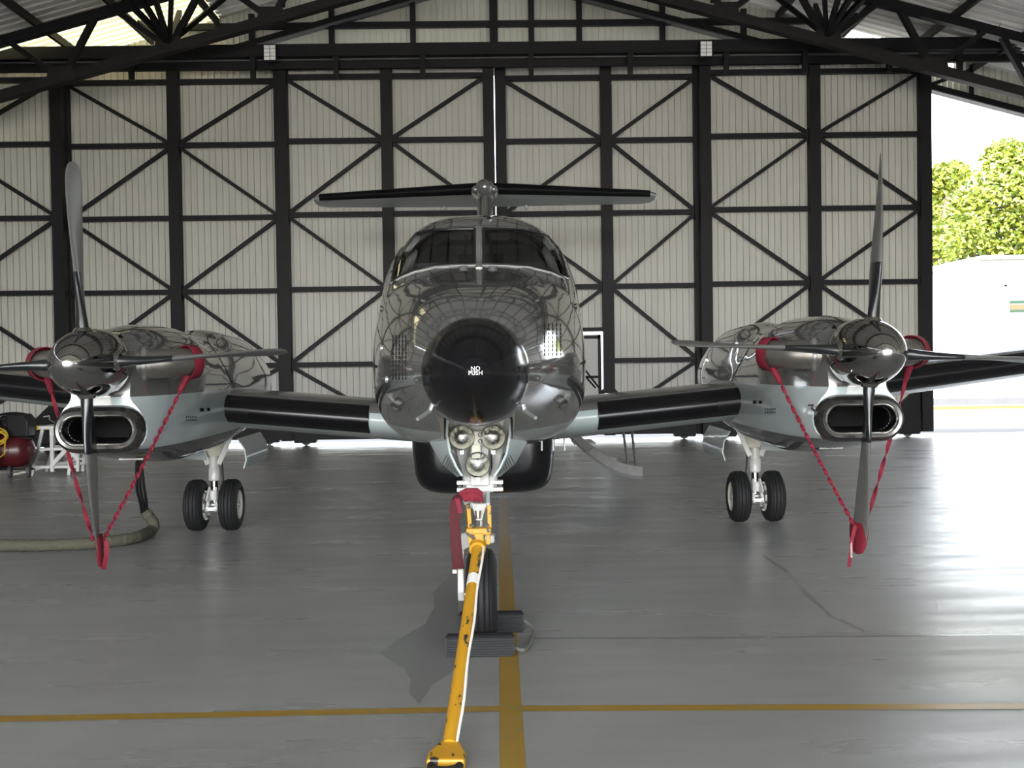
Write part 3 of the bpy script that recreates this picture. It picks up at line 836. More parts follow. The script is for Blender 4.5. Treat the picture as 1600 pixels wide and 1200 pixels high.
# panel seams: windshield surround, nose bay lines
def seam(P, r_=.0022, m='seal_black', nm='panel_seam', off=.0005):
    pts = []
    for i in range(len(P) - 1):
        for k in range(6):
            t = k / 6; h, nn = fhit(P[i][0] + (P[i + 1][0] - P[i][0]) * t, P[i][1] + (P[i + 1][1] - P[i][1]) * t)
            if h is not None: pts.append(h + nn * off)
    if len(pts) > 1: MB().tube(pts, r_, 5).build(nm, m, AC)
seam([(606, 446), (626, 434), (650, 424), (690, 417.5), (750, 416), (810, 417), (850, 423), (870, 430), (890, 441)])
seam([(623, 372), (650, 362), (690, 355), (748, 352.5), (800, 354), (840, 360), (872, 370)])
seam([(748, 338), (748, 352)])
seam([(611, 443), (626, 434), (648, 425), (682, 418), (715, 416), (750, 415.5), (790, 416), (826, 418), (862, 426.5), (886, 438)], .008, 'windshield_trim', 'windshield_trim')
# louvred vents on the nose sides
for x0, x1, y0, y1 in ((614, 634, 524, 594), (851, 876, 506, 556)):
    for i in range(5):
        b = MB(); xx = x0 + (x1 - x0) * i / 4
        for yy in np.arange(y0, y1, 6.5):
            h, nn = fhit(xx, yy); h2, _ = fhit(xx, yy + 4.2)
            if h is None or h2 is None: continue
            b.tube([h + nn * .001, h2 + nn * .001], .0045, 6)
        b.build('vent_slots', 'duct_dark', AC)['kind'] = 'stuff'
# pitot probes
for pa, pb_ in (((677, 630), (652, 655)), ((815, 630), (837, 653))):
    h, nn = fhit(*pa); d = h.y - .16
    e = aat(pb_[0], pb_[1], h.y - .10)
    k = h + (e - h) * .25 + Vector((0, .02, -.02))
    MB().tube([h - nn * .01, k, e], [.012, .011, .0085], 8).build('pitot_probe', 'aluminium', AC)
for px, py in ((604, 593), (596, 544)):
    h, nn = fhit(px, py)
    if h is not None: MB().lathe([(-.005, .018), (.004, .018), (.006, 0)], h, nn, 12).build('static_port', 'aluminium', AC)

# ---- radome
RD = 4.78; RZ = 1.55
rp = [(0, 0)] + [((i / 26) ** 1.7 * .53, .2555 * (1 - (1 - (i / 26) ** 1.7) ** 2.0) ** .62) for i in range(1, 27)]
rb = MB().lathe(rp, (0, RD, RZ), (0, 1, 0), 72)
RBVH = BVHTree.FromPolygons([Vector(v) for v in rb.v], rb.f)
rad = rb.build('radome', 'radome_black', AC, 50)
MB().lathe([(0, .256), (.0, .260), (.012, .262), (.012, .254)], (0, RD + .525, RZ), (0, 1, 0), 72).build('radome_rim', 'steel_grey', rad)
for body, px, py, sz in (('NO', 743, 576, .026), ('PUSH', 743, 583, .026)):
    vs_, fs_ = text_mesh(body, sz); c = aat(px, py, 4.80); b = MB(); out = []
    for v in vs_:
        r_ = RBVH.ray_cast(Vector((c.x + v.x, 4.0, c.z + v.y)), Vector((0, 1, 0)))[0]
        out.append(r_ + Vector((0, -.0012, 0)))
    b.add(out, fs_); b.build('lettering', 'white_print', rad, 0)
# ---- belly pod
def podsec(d, w_, zb, zt, e=5):
    return [(w_ * (1 - .10 * (zt - (zt + zb) / 2 - (zt - zb) / 2 * math.copysign(abs(math.sin(a)) ** (2 / e), math.sin(a))) / (zt - zb)) * math.copysign(abs(math.cos(a)) ** (2 / e), math.cos(a)), d, (zt + zb) / 2 + (zt - zb) / 2 * math.copysign(abs(math.sin(a)) ** (2 / e), math.sin(a))) for a in [2 * math.pi * k / 56 for k in range(56)]]
MB().loft([podsec(*q) for q in ((8.72, .40, .72, 1.16), (8.76, .50, .63, 1.16), (8.84, .56, .57, 1.16), (8.98, .595, .535, 1.16), (9.2, .605, .525, 1.16), (11.0, .60, .53, 1.16), (11.5, .55, .60, 1.16), (12.2, .42, .85, 1.16), (12.6, .3, 1.0, 1.16))]).build('belly_pod', 'pod_black', AC, 40)
MB().loft([podsec(*q, 3) for q in ((6.9, .10, 1.02, 1.12), (7.0, .2, 1.0, 1.12), (8.7, .3, .98, 1.12))]).build('belly_fairing', 'light_paint', AC, 40)
for x in (.42, .50, .58):
    MB().box((x, 7.9, 1.0), (.012, .06, .08)).build('drain_mast', 'light_paint', AC, 0)

# ---- wings
def airfoil(n=26, t=.16):
    P = []
    for i in range(n + 1):
        u = .5 * (1 - math.cos(math.pi * i / n)); y = 5 * t * (.2969 * math.sqrt(u) - .126 * u - .3516 * u * u + .2843 * u**3 - .1036 * u**4)
        P.append((u, y))
    return P
AF = airfoil()
def wsec(x, le, z, ch, t=1.0, inc=.04):
    up = [(x, le + u * ch, z + y * ch * t * 1.05 - u * ch * inc) for u, y in AF]
    lo = [(x, le + u * ch, z - y * ch * t * .95 - u * ch * inc) for u, y in AF]
    return up, lo
WS = [(.60, 9.50, 1.075, 2.35), (.95, 9.53, 1.105, 2.32), (2.28, 9.58, 1.225, 2.25), (3.0, 9.62, 1.31, 2.15), (8.55, 10.25, 1.93, 1.12), (8.72, 10.42, 1.95, .85)]
def wat(x):
    for a, b in zip(WS, WS[1:]):
        if a[0] <= x <= b[0]:
            t = (x - a[0]) / (b[0] - a[0]); return [a[k] + (b[k] - a[k]) * t for k in range(4)]
def le_strip(xs, s, off, u0, u1, mi=0, nseg=9):
    """skin over the leading edge from upper chord fraction u0 to lower u1"""
    secs = []
    for x in xs:
        _, le, z, ch = wat(x); pts = []
        for j in range(2 * nseg + 1):
            t = j / nseg - 1
            u = (u0 if t < 0 else u1) * t * t
            y = 5 * .16 * (.2969 * math.sqrt(u) - .126 * u - .3516 * u * u + .2843 * u**3)
            yy = y * 1.05 if t < 0 else -y * .95
            nrm = Vector((0, -1 + min(1, u / .06), math.copysign(min(1, u / .02) if u else 0, yy) if u else 0))
            nrm = nrm.normalized() if nrm.length > 0 else Vector((0, -1, 0))
            pts.append((s * x, le + u * ch + nrm.y * off, z + yy * ch - u * ch * .04 + nrm.z * off))
        secs.append(pts)
    return MB().loft(secs, cap=False, closed=False)
for s in (-1, 1):
    b = MB()
    for part in (0, 1):
        secs = []
        for q in WS:
            u_, l_ = wsec(*q); pts = u_ if part == 0 else l_
            secs.append([(s * p[0], p[1], p[2]) for p in pts])
        b.loft(secs, cap=False, closed=False, mi=part)
    wg = b.build('wing', ['wing_paint', 'wing_under'], AC, 40)
    le_strip(np.linspace(.98, 2.26, 5), s, .006, .055, .055).build('deice_boot', 'boot_rubber', wg, 40)
    le_strip(np.linspace(3.02, 8.5, 9), s, .006, .05, .055).build('deice_boot', 'boot_rubber', wg, 40)
    le_strip(np.linspace(.70, .972, 3), s, .008, .012, .08).build('root_fairing', 'light_paint', wg, 40)
    le_strip(np.linspace(2.0, 2.24, 3), s, .010, .001, .016).build('stall_strip', 'seal_black', wg, 40)

# ---- tail
def tsec(x, le, ch, z, t=.10):
    up = [(x, le + u * ch, z + y * ch * t / .16) for u, y in AF]; lo = [(x, le + u * ch, z - y * ch * t / .16) for u, y in AF]
    return up, lo
for s in (-1, 1):
    b = MB()
    for part in (0, 1):
        secs = []
        for q in ((.0, 17.40, 2.2, 4.28), (2.70, 18.20, 1.25, 4.28), (2.80, 18.36, .95, 4.28)):
            u_, l_ = tsec(*q); pts = u_ if part == 0 else l_
            secs.append([(s * p[0], p[1], p[2]) for p in pts])
        b.loft(secs, cap=False, closed=False, mi=part)
    tp = b.build('tailplane', ['wing_paint', 'tail_under'], AC, 40)
    secs = []
    for x in np.linspace(.12, 2.68, 5):
        t = x / 2.70; le, ch = 17.40 + .80 * t, 2.2 - .95 * t; pts = []
        for u, dz in ((.10, .052), (.04, .042), (.012, .028), (0, 0), (.012, -.028), (.035, -.04)):
            pts.append((s * x, le + u * ch - (.006 if u < .02 else 0), 4.28 + dz * ch + (.004 if dz > 0 else -.004 if dz < 0 else 0)))
        secs.append(pts)
    MB().loft(secs, cap=False, closed=False).build('deice_boot', 'boot_rubber', tp, 50)
    MB().box((s * .68, 18.75, 4.15), (.05, .12, .07)).build('hinge_fairing', 'light_paint', tp, 0, bevel=.01)
    MB().lathe([(-.03, 0), (-.02, .02), (.05, .025), (.09, 0)], (s * 2.80, 18.75, 4.28), (s, 0, 0), 10).build('tip_light', 'stand_white', tp)
def fsecv(z, le, ch, t=.11):
    return [(y * ch * t / .16 * sg, le + u * ch, z) for sg, L in ((1, AF), (-1, AF[::-1])) for u, y in L]
MB().loft([fsecv(2.3, 15.3, 3.6), fsecv(2.9, 15.9, 3.0), fsecv(4.2, 17.1, 2.1)]).build('fin', 'dark_paint', AC, 40)
MB().lathe([(0, 0), (.04, .075), (.14, .125), (.35, .155), (.8, .16), (2.0, .12), (2.7, .02), (2.72, 0)], (0, 16.85, 4.22), (0, 1, 0), 32).build('tail_bullet', 'dark_paint', AC, 50)
for s in (-1, 1):
    MB().lathe([(0, 0), (.03, .05), (.1, .065), (.5, .07), (.9, 0)], (s * .14, 17.0, 4.20), (0, 1, 0), 16).build('bullet_fairing', 'dark_paint', AC, 50)

# ---- engines
XE = 2.615; HZ = 1.62
NS = {  # half outlines, top to bottom
 7.74: [(0, 1.812), (.09, 1.795), (.165, 1.735), (.215, 1.62), (.205, 1.47), (.205, 1.37), (.265, 1.29), (.315, 1.17), (.275, 1.055), (.14, 1.025), (0, 1.022)],
 7.95: [(0, 1.850), (.12, 1.825), (.225, 1.745), (.285, 1.61), (.275, 1.47), (.285, 1.37), (.325, 1.28), (.350, 1.16), (.315, 1.02), (.16, .98), (0, .972)],
 8.40: [(0, 1.905), (.16, 1.870), (.285, 1.770), (.345, 1.60), (.350, 1.47), (.365, 1.36), (.385, 1.26), (.392, 1.13), (.350, .99), (.19, .915), (0, .900)],
 9.00: [(0, 1.915), (.18, 1.880), (.315, 1.775), (.380, 1.60), (.395, 1.47), (.400, 1.36), (.405, 1.24), (.405, 1.10), (.355, .94), (.20, .85), (0, .832)],
 9.55: [(0, 1.850), (.18, 1.820), (.310, 1.730), (.380, 1.58), (.395, 1.46), (.400, 1.36), (.405, 1.24), (.405, 1.10), (.355, .94), (.20, .85), (0, .835)],
 9.80: [(0, 1.850), (.18, 1.820), (.305, 1.730), (.375, 1.58), (.395, 1.46), (.400, 1.36), (.405, 1.24), (.405, 1.10), (.355, .94), (.20, .855), (0, .84)],
 10.4: [(0, 1.925), (.17, 1.890), (.295, 1.780), (.365, 1.60), (.380, 1.46), (.390, 1.36), (.395, 1.24), (.395, 1.12), (.350, .98), (.19, .89), (0, .875)],
 11.2: [(0, 1.900), (.16, 1.865), (.280, 1.760), (.345, 1.58), (.360, 1.45), (.365, 1.36), (.365, 1.26), (.360, 1.15), (.320, 1.03), (.18, .95), (0, .94)],
 12.3: [(0, 1.72), (.12, 1.69), (.21, 1.62), (.26, 1.50), (.27, 1.42), (.27, 1.36), (.265, 1.29), (.25, 1.21), (.22, 1.13), (.12, 1.09), (0, 1.08)],
 13.3: [(0, 1.45), (.03, 1.44), (.05, 1.42), (.06, 1.39), (.06, 1.37), (.06, 1.35), (.06, 1.33), (.055, 1.31), (.05, 1.29), (.03, 1.28), (0, 1.275)]}
NK = sorted(NS)
def nhalf(d):
    ctl = [(pchip(NK, [NS[k][i][0] for k in NK], d), pchip(NK, [NS[k][i][1] for k in NK], d)) for i in range(11)]
    return catmull([(c[0], c[1], 0) for c in ctl], 36)
def nsec(d, xc):
    h = nhalf(d)
    rgt = [(xc + p.x, d, p.y) for p in h]; lft = [(xc - p.x, d, p.y) for p in h[1:-1]]
    return rgt + lft[::-1]
def stadium(a, b, n=10):
    """closed stadium outline, half width a, half height b"""
    P = []
    for k in range(n + 1): t = -math.pi / 2 + math.pi * k / n; P.append((a - b + b * math.cos(t), b * math.sin(t)))
    for k in range(n + 1): t = math.pi / 2 + math.pi * k / n; P.append((-(a - b) + b * math.cos(t), b * math.sin(t)))
    return P
def blade_mesh():
    b = MB(); st = []
    rs = [.15, .20, .26, .32, .40, .50, .60, .72, .85, .98, 1.10, 1.20, 1.27, 1.31, 1.33, 1.336]
    chs = [.085, .085, .09, .105, .135, .165, .185, .198, .205, .205, .20, .188, .160, .12, .07, .02]
    ths = [1., .95, .80, .58, .38, .26, .20, .155, .125, .105, .09, .08, .075, .07, .07, .07]
    secs = []
    for r_, c, t in zip(rs, chs, ths):
        de = R(-14 + 31 * (r_ - .2) / 1.13); ring = []
        sweep = .03 * max(0, (r_ - .9) / .43) ** 2
        for k in range(18):
            a = 2 * math.pi * k / 18; u = math.cos(a) * c / 2; v = math.sin(a) * c * t / 2 * (1 - .35 * math.cos(a) if t < .9 else 1)
            ring.append((u * math.sin(de) + v * math.cos(de), u * math.cos(de) - v * math.sin(de) + sweep, r_))
        secs.append(ring)
    return secs
BS = blade_mesh()
def engine(s):
    xc = s * XE; side = 'left' if s < 0 else 'right'
    ds_ = list(np.linspace(7.74, 9.4, 26)) + list(np.linspace(9.46, 10.6, 18)) + list(np.linspace(10.75, 13.3, 14))
    nb = MB().loft([nsec(d, xc) for d in ds_])
    bv = BVHTree.FromPolygons([Vector(v) for v in nb.v], nb.f)
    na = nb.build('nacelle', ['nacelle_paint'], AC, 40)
    IZ = 1.165
    st = stadium(.228, .082)
    cut = MB().loft([[(xc + x, d, IZ + z) for x, z in st] for d in (7.6, 8.15)])
    bool_diff(na, [(yoff(cut), 'duct_dark')])
    # intake lip: swept ring, dark outer roll and bright inner edge
    rings = []
    for ex, dd in ((.082, 7.86), (.086, 7.78), (.080, 7.70), (.066, 7.655), (.046, 7.635), (.028, 7.64)):
        rings.append([(xc + x, dd, IZ + z) for x, z in stadium(.228 + ex, .082 + ex, 12)])
    lip = MB().loft(rings, cap=False).build('intake_lip', 'lip_metal', na, 50)
    MB().loft([[(xc + x, dd, IZ + z) for x, z in stadium(.228 + ex, .082 + ex, 12)] for ex, dd in ((.028, 7.64), (.018, 7.632), (.006, 7.645), (.0, 7.68), (0, 7.80))], cap=False).build('intake_edge', 'lip_bright', lip, 60)
    MB().tube([(xc + s * -.0 - .30, 7.72, IZ + .05), (xc - .335, 7.70, IZ + .075), (xc - .33, 7.68, IZ + .10), (xc - .365, 7.67, IZ + .095)], .006, 6).build('lip_pin', 'chrome', na)
    # exhaust stacks on both flanks
    for e in (-1, 1):
        pts = catmull([(xc + e * .18, 7.90, HZ - .01), (xc + e * .30, 7.93, HZ - .01), (xc + e * .42, 8.0, HZ - .005), (xc + e * .54, 8.13, HZ)], 12)
        MB().tube(pts, [.125] * 4 + [.118] * 4 + [.112] * 5, 20, flat=.88, cap=False).build('exhaust_stack', 'exhaust_steel', na)
        MB().tube([pts[-1] - (pts[-1] - pts[-2]), pts[-1]], [.105, .105], 20, flat=.88).build('exhaust_mouth', 'duct_dark', na)
        MB().lathe([(0, .118), (.006, .128), (.03, .128), (.045, .115)], pts[2] + (pts[3] - pts[2]) * .0, pts[3] - pts[2], 24).build('exhaust_collar', 'dark_paint', na)
    # vents, access panels, small fittings on the inboard flank and top
    def nh(px, py):
        o, v = aray(px, py); h = bv.ray_cast(o, v); return h[0], h[1]
    def npatch(P, m, nm, off=.003):
        pts = []
        for p in P:
            h, nn = nh(*p)
            if h is None: return
            pts.append(h + nn * off)
        b = MB(); b.add(pts, [tuple(range(len(pts)))]); b.build(nm, m, na, 0)
    if s < 0:
        npatch([(312, 638), (318, 638), (318, 643), (312, 643)], 'duct_dark', 'vent_square')
        npatch([(323, 637.5), (328, 637.5), (328, 642.5), (323, 642.5)], 'duct_dark', 'vent_square')
        for i in range(6):
            for r_ in range(2): npatch([(290 + i * 3, 650 + r_ * 5), (291.3 + i * 3, 650 + r_ * 5), (291 + i * 3, 653 + r_ * 5), (289.7 + i * 3, 653 + r_ * 5)], 'duct_dark', 'vent_slot')
        npatch([(187, 522), (193, 527.5), (183, 528)], 'duct_dark', 'naca_scoop')
        npatch([(214, 569), (220, 568.5), (220, 575), (214, 575)], 'duct_dark', 'vent_square')
        seamP = [(362, 598), (352, 575), (338, 552), (322, 532)]
    else:
        npatch([(1177, 626), (1182, 626), (1182, 631), (1177, 631)], 'duct_dark', 'vent_square')
        npatch([(1186, 626), (1191, 626), (1191, 631), (1186, 631)], 'duct_dark', 'vent_square')
        for i in range(6):
            for r_ in range(2): npatch([(1196 + i * 3, 638 + r_ * 5), (1197.3 + i * 3, 638 + r_ * 5), (1197 + i * 3, 641 + r_ * 5), (1195.7 + i * 3, 641 + r_ * 5)], 'duct_dark', 'vent_slot')
        npatch([(1304, 508), (1308, 513), (1299, 513)], 'duct_dark', 'naca_scoop')
        npatch([(1272, 556), (1277, 556), (1277, 562), (1272, 562)], 'duct_dark', 'vent_square')
        seamP = [(1146, 588), (1158, 565), (1170, 545), (1190, 524)]
    pts = [nh(*p) for p in dense(seamP, 5)[:-5]]
    pts = [h + nn * .001 for h, nn in pts if h is not None]
    if len(pts) > 2: MB().tube(pts, .004, 5).build('panel_seam', 'seal_black', na)
    # belly lip / bypass door
    MB().prism([(xc - .09, 8.36, .912), (xc + .09, 8.36, .912), (xc + .09, 8.75, .872), (xc - .09, 8.75, .872)], (0, 0, -.012)).build('bypass_door', 'lip_metal', na, 0)
    # propeller
    pr = empty('propeller', (xc, 7.46 - YA, HZ), AC, 0); pr.rotation_euler.y = R(-2.6) if s < 0 else R(3.6)
    prof = [(0, 0)] + [(.52 * (i / 22) ** 1.8, .232 * (1 - (1 - (i / 22) ** 1.8) ** 2) ** .54) for i in range(1, 23)] + [(.60, .232), (.62, .226)]
    MB().lathe(prof, (0, -.38, 0), (0, 1, 0), 56).build('spinner', 'spinner_metal', pr, 60)
    MB().lathe([(.16, .224), (.19, .224), (.20, .20), (.20, 0)], (0, 0, 0), (0, 1, 0), 48).build('spinner_backplate', 'steel_grey', pr)
    for k in range(4):
        Mr = Matrix.Rotation(k * math.pi / 2, 3, 'Y')
        root = MB(); n_out = 6
        bo = MB().loft([[tuple(Mr @ Vector(p)) for p in sc] for sc in BS[5:]]).build('blade', 'blade_grey', pr, 60)
        MB().loft([[tuple(Mr @ Vector((p[0] * 1.03, p[1] * 1.03, p[2]))) for p in sc] for sc in BS[:7]]).build('blade_boot', 'blade_black', bo, 60)
        ax = Mr @ Vector((0, 0, 1))
        MB().lathe([(.17, .078), (.205, .074), (.215, .062), (.235, .048)], (0, 0, 0), ax, 28).build('blade_collar', 'spinner_metal', bo, 50)
    # main gear
    YM = 10.8
    gz = .25
    mg = empty('main_gear', (xc, YM - YA, 0), AC)
    def wheel(x, y, z, r_, w_, par, rim, hubside):
        tp = []
        for k in range(26):
            t = -1 + 2 * k / 25
            rr = r_ - (r_ * .30) * abs(t) ** 5 - .004 * (abs(t) > .0)
            for g in (-.55, -.2, .2, .55):
                if abs(t - g) < .05: rr -= .008
            tp.append((t * w_ / 2, rr))
        tp = [(-w_ / 2 * .82, r_ * .56)] + tp + [(w_ / 2 * .82, r_ * .56)]
        MB().lathe(tp, (x, y, z), (1, 0, 0), 48).build('tyre', 'tyre', par, 30)
        MB().lathe([(-w_ * .36, 0), (-w_ * .36, r_ * .18), (-w_ * .26, r_ * .28), (-w_ * .30, r_ * .50), (-w_ * .41, r_ * .56), (-w_ * .41, r_ * .60), (w_ * .41, r_ * .60), (w_ * .41, r_ * .56), (w_ * .30, r_ * .50), (w_ * .26, r_ * .28), (w_ * .36, r_ * .18), (w_ * .36, 0)], (x, y, z), (1, 0, 0), 36).build('wheel_rim', rim, par, 30)
        MB().lathe([(-w_ * .44, 0), (-w_ * .44, r_ * .09), (w_ * .44, r_ * .09), (w_ * .44, 0)], (x, y, z), (1, 0, 0), 14).build('hub_cap', 'aluminium', par)
        if hubside:
            b = MB()
            for k in range(8):
                a = k * math.pi / 4; b.box((x - hubside * w_ * .5, y + r_ * .52 * math.cos(a), z + r_ * .52 * math.sin(a)), (.022, .055, .02), Matrix.Rotation(a + math.pi / 2, 3, 'X'))
            b.build('brake_segments', 'gear_white', par, 0)['kind'] = 'stuff'
    for e in (-1, 1): wheel(e * .165, 0, gz, .25, .185, mg, 'gear_cream', e)
    MB().tube([(-.20, 0, gz), (.20, 0, gz)], .028, 12).build('axle', 'aluminium', mg)
    MB().tube([(0, .02, gz - .02), (0, .02, .52)], .034, 16).build('piston', 'chrome', mg)
    MB().lathe([(.48, .045), (.49, .055), (.60, .055), (.61, .048), (.70, .052), (.72, .05)], (0, .02, 0), (0, 0, 1), 20).build('strut', 'gear_white', mg)
    MB().box((0, .0, .345), (.09, .10, .10)).build('axle_block', 'gear_white', mg, 0, bevel=.012)
    for e in (-1, 1):
        MB().beam((e * .035, -.05, .34), (e * .042, -.12, .20), .026, .035).build('torque_link', 'gear_white', mg, 0, bevel=.004)
        MB().beam((e * .03, -.04, .42), (e * .042, -.12, .30), .02, .03).build('torque_link', 'gear_white', mg, 0, bevel=.004)
    MB().box((0, -.11, .225), (.10, .03, .03)).build('link_pin', 'aluminium', mg, 0)
    MB().prism([(-.165, .05, .93), (.165, .05, .93), (.05, .03, .66), (-.05, .03, .66)], (0, .07, 0)).build('trunnion', 'gear_cream', mg, 0, bevel=.012)
    for e in (-1, 1):
        MB().beam((e * .165, .02, .92), (e * .05, 0, .64), .03, .05).build('trunnion_arm', 'gear_white', mg, 0, bevel=.005)
    MB().tube([(s * -.06, .06, .70), (s * -.07, .08, .48), (s * -.05, .05, .40)], .010, 6).build('brake_line', 'plastic_black', mg)
    # gear doors hanging inboard and forward
    for sx, m_ in ((-s, 'light_paint'),):
        prof = [(sx * .30, .90), (sx * .36, .80), (sx * .375, .70), (sx * .35, .62)]
        secs = [[(x, y, z) for x, z in prof] + [(x - sx * .012, y, z) for x, z in prof[::-1]] for y in (-.25, .75)]
        MB().loft(secs).build('gear_door', m_, mg, 40)
    MB().prism([(-s * .10 - .13, -1.25, .88), (-s * .10 + .13, -1.25, .88), (-s * .10 + .13, -1.18, .78), (-s * .10 - .13, -1.18, .80)], (0, .03, 0)).build('forward_door', 'light_paint', mg, 0, bevel=.006)
    MB().box((-s * .02, -1.1, .85), (.10, .10, .05)).build('drain_fitting', 'blue_plastic' if s < 0 else 'aluminium', mg, 0, bevel=.01)
    return na, wheel
_, wheel = engine(-1); engine(1)

# ---- nose gear
YN = 6.38
ng = empty('nose_gear', (0, YN - YA, 0), AC)
def nl(px, py, d):  # pixel to gear coordinates at depth d
    q = aat(px, py, d); return Vector((q.x, q.y - YN, q.z))
wheel(0.0, 0, .267, .267, .175, ng, 'gear_white', 0)
MB().tube([(-.12, 0, .267), (.088, 0, .267)], .022, 12).build('axle', 'aluminium', ng)
# fork
s = -1
MB().prism([(s * .135, -.03, .235), (s * .135, -.06, .29), (s * .135, -.03, .42), (s * .135, .05, .56), (s * .135, .12, .56), (s * .135, .045, .38), (s * .135, .04, .25)], (-s * .036, 0, 0)).build('fork_arm', 'gear_white', ng, 0, bevel=.005)
MB().box((-.03, .08, .575), (.215, .12, .05)).build('fork_crown', 'gear_white', ng, 0, bevel=.012)
MB().tube([(0, .05, .56), (0, .0, .86)], .034, 18).build('piston', 'chrome', ng)
MB().lathe([(0, .05), (.02, .062), (.30, .062), (.56, .058), (.58, .05)], (0, 0, .84), (0, -.0, 1), 22).build('strut', 'gear_white', ng)
MB().box((0, -.02, .905), (.16, .10, .10)).build('strut_collar', 'gear_white', ng, 0, bevel=.012)
zt1, zt2 = nl(747, 756, 6.25).z, nl(747, 767, 6.25).z
MB().box((0, -.05, zt1), (.262, .05, .022)).build('steering_arm', 'gear_white', ng, 0, bevel=.004)
MB().box((0, -.05, zt2), (.262, .05, .022)).build('steering_arm', 'gear_white', ng, 0, bevel=.004)
for s in (-1, 1): MB().tube([(s * .115, -.05, zt2), (s * .115, -.05, zt1)], .012, 8).build('arm_pin', 'steel_grey', ng)
# A-frame drag braces and top panel
for s in (-1, 1):
    MB().beam((s * .185, -.10, 1.335), (s * .065, -.05, .90), .035, .035).build('side_brace', 'gear_white', ng, 0, bevel=.005)
    MB().beam((s * .085, .04, 1.25), (s * .085, .02, .86), .03, .03).build('inner_brace', 'gear_white', ng, 0, bevel=.005)
MB().prism([(-.20, -.08, 1.345), (.20, -.08, 1.345), (.15, -.08, 1.24), (.10, -.08, 1.13), (-.10, -.08, 1.13), (-.15, -.08, 1.24)], (0, .03, 0)).build('light_bracket', 'gear_white', ng, 0, bevel=.004)
MB().box((0, -.09, 1.02), (.105, .05, .24)).build('strut_panel', 'gear_white', ng, 0, bevel=.006)
q = nl(748.5, 684, 6.2); MB().box(q, (.062, .03, .075)).build('junction_box', 'gear_cream', ng, 0, bevel=.004)
q.y -= .017
for dz in (-.018, .018): MB().lathe([(0, .008), (.001, .014), (.004, .014), (.004, .008)], q + Vector((.008, 0, dz)), (0, -1, 0), 12).build('connector', 'steel_grey', ng)
q = nl(744, 705, 6.2); MB().box(q, (.05, .02, .08)).build('relay_box', 'gear_cream', ng, 0, bevel=.004)
for px, py in ((721.5, 683.5), (770.5, 683.5), (746.5, 726)):
    c = nl(px, py, 6.18)
    rr = .070
    lt = MB().lathe([(.0, rr), (-.012, rr), (-.014, rr * .93), (-.004, rr * .92)], c, (0, 1, 0), 36).build('landing_light', 'chrome', ng, 50)
    MB().lathe([(.006, rr * .92), (.03, rr * .70), (.046, rr * .35), (.05, 0)], c, (0, 1, 0), 32).build('reflector', 'lamp_reflector', lt, 60)
    MB().lathe([(-.02, 0), (-.017, rr * .5), (-.006, rr * .92)], c, (0, 1, 0), 32).build('lens', 'lens_glass', lt, 60)
    MB().lathe([(0, rr * 1.02), (.03, rr * .85), (.06, rr * .5), (.065, 0)], c, (0, 1, 0), 28).build('light_can', 'gear_white', lt, 50)
    MB().lathe([(.0, .012), (.03, .010), (.03, 0)], c + Vector((0, .05, 0)), (0, -1, 0), 10).build('bulb', 'aluminium', lt)
    MB().box(c + Vector((0, .0, -rr - .012)), (.02, .02, .02)).build('clamp_screw', 'aluminium', lt, 0)
# lower torque link: white vee with a ring, above the wheel
p0 = nl(736, 787, 6.15); p1 = nl(761, 787, 6.15); p2 = nl(753, 813, 6.10); p3 = nl(744, 813, 6.10)
MB().prism([p0, p1, p2, p3], (0, .03, 0)).build('torque_link', 'gear_white', ng, 0, bevel=.004)
q = nl(747, 806, 6.09); MB().tube([q + Vector((0, 0, .03)), q + Vector((0, 0, -.015))], [.018, .014], 12).build('tow_pin', 'chrome', ng)
for s in (-1, 1):
    MB().beam((s * .045, -.04, .86), (s * .045, -.22, .80), .02, .035).build('upper_link', 'gear_white', ng, 0, bevel=.003)
q = nl(725, 786, 6.2); q2 = nl(742, 784, 6.2)
MB().tube([q, (q + q2) / 2 + Vector((0, 0, .01)), q2], .016, 8).build('lock_pin', 'gear_cream', ng)
q = nl(724, 848, 6.22)
MB().prism([q + Vector(v) for v in ((-.03, 0, -.06), (.04, 0, -.02), (.04, 0, .06), (-.01, 0, .05))], (0, .02, 0)).build('fender_plate', 'gear_white', ng, 0, bevel=.004)
# nose gear doors
for s in (-1, 1):
    cxp = 747.5
    inn = [(50, 654), (51, 680), (46, 708), (36, 730), (27, 744)]; out = [(56, 648), (69, 676), (76, 692), (58, 724), (34, 745)]
    A = [nl(cxp + s * a, b, 6.0) for a, b in inn]; Bq = [nl(cxp + s * a, b, 6.34) for a, b in out]
    th = [p + Vector((-s * .012, .006, 0)) for p in A]; th2 = [p + Vector((-s * .012, .006, 0)) for p in Bq]
    gd = MB().loft([A + th[::-1], Bq + th2[::-1]]).build('gear_door', 'light_paint', ng, 40)
    b = MB()
    for i in range(8):
        t = i / 7
        b.tube([nl(cxp + s * (57 - 27 * t), 727 + 15 * t, 6.10), nl(cxp + s * (50 - 21 * t), 712 + 26 * t, 6.04)], .0035, 5)
    b.build('door_louvres', 'steel_grey', gd)['kind'] = 'stuff'
    MB().tube([(s * .10, -.02, 1.2), (s * .16, -.05, 1.10), (s * .22, -.06, 1.08)], .012, 8).build('door_rod', 'gear_cream', ng)

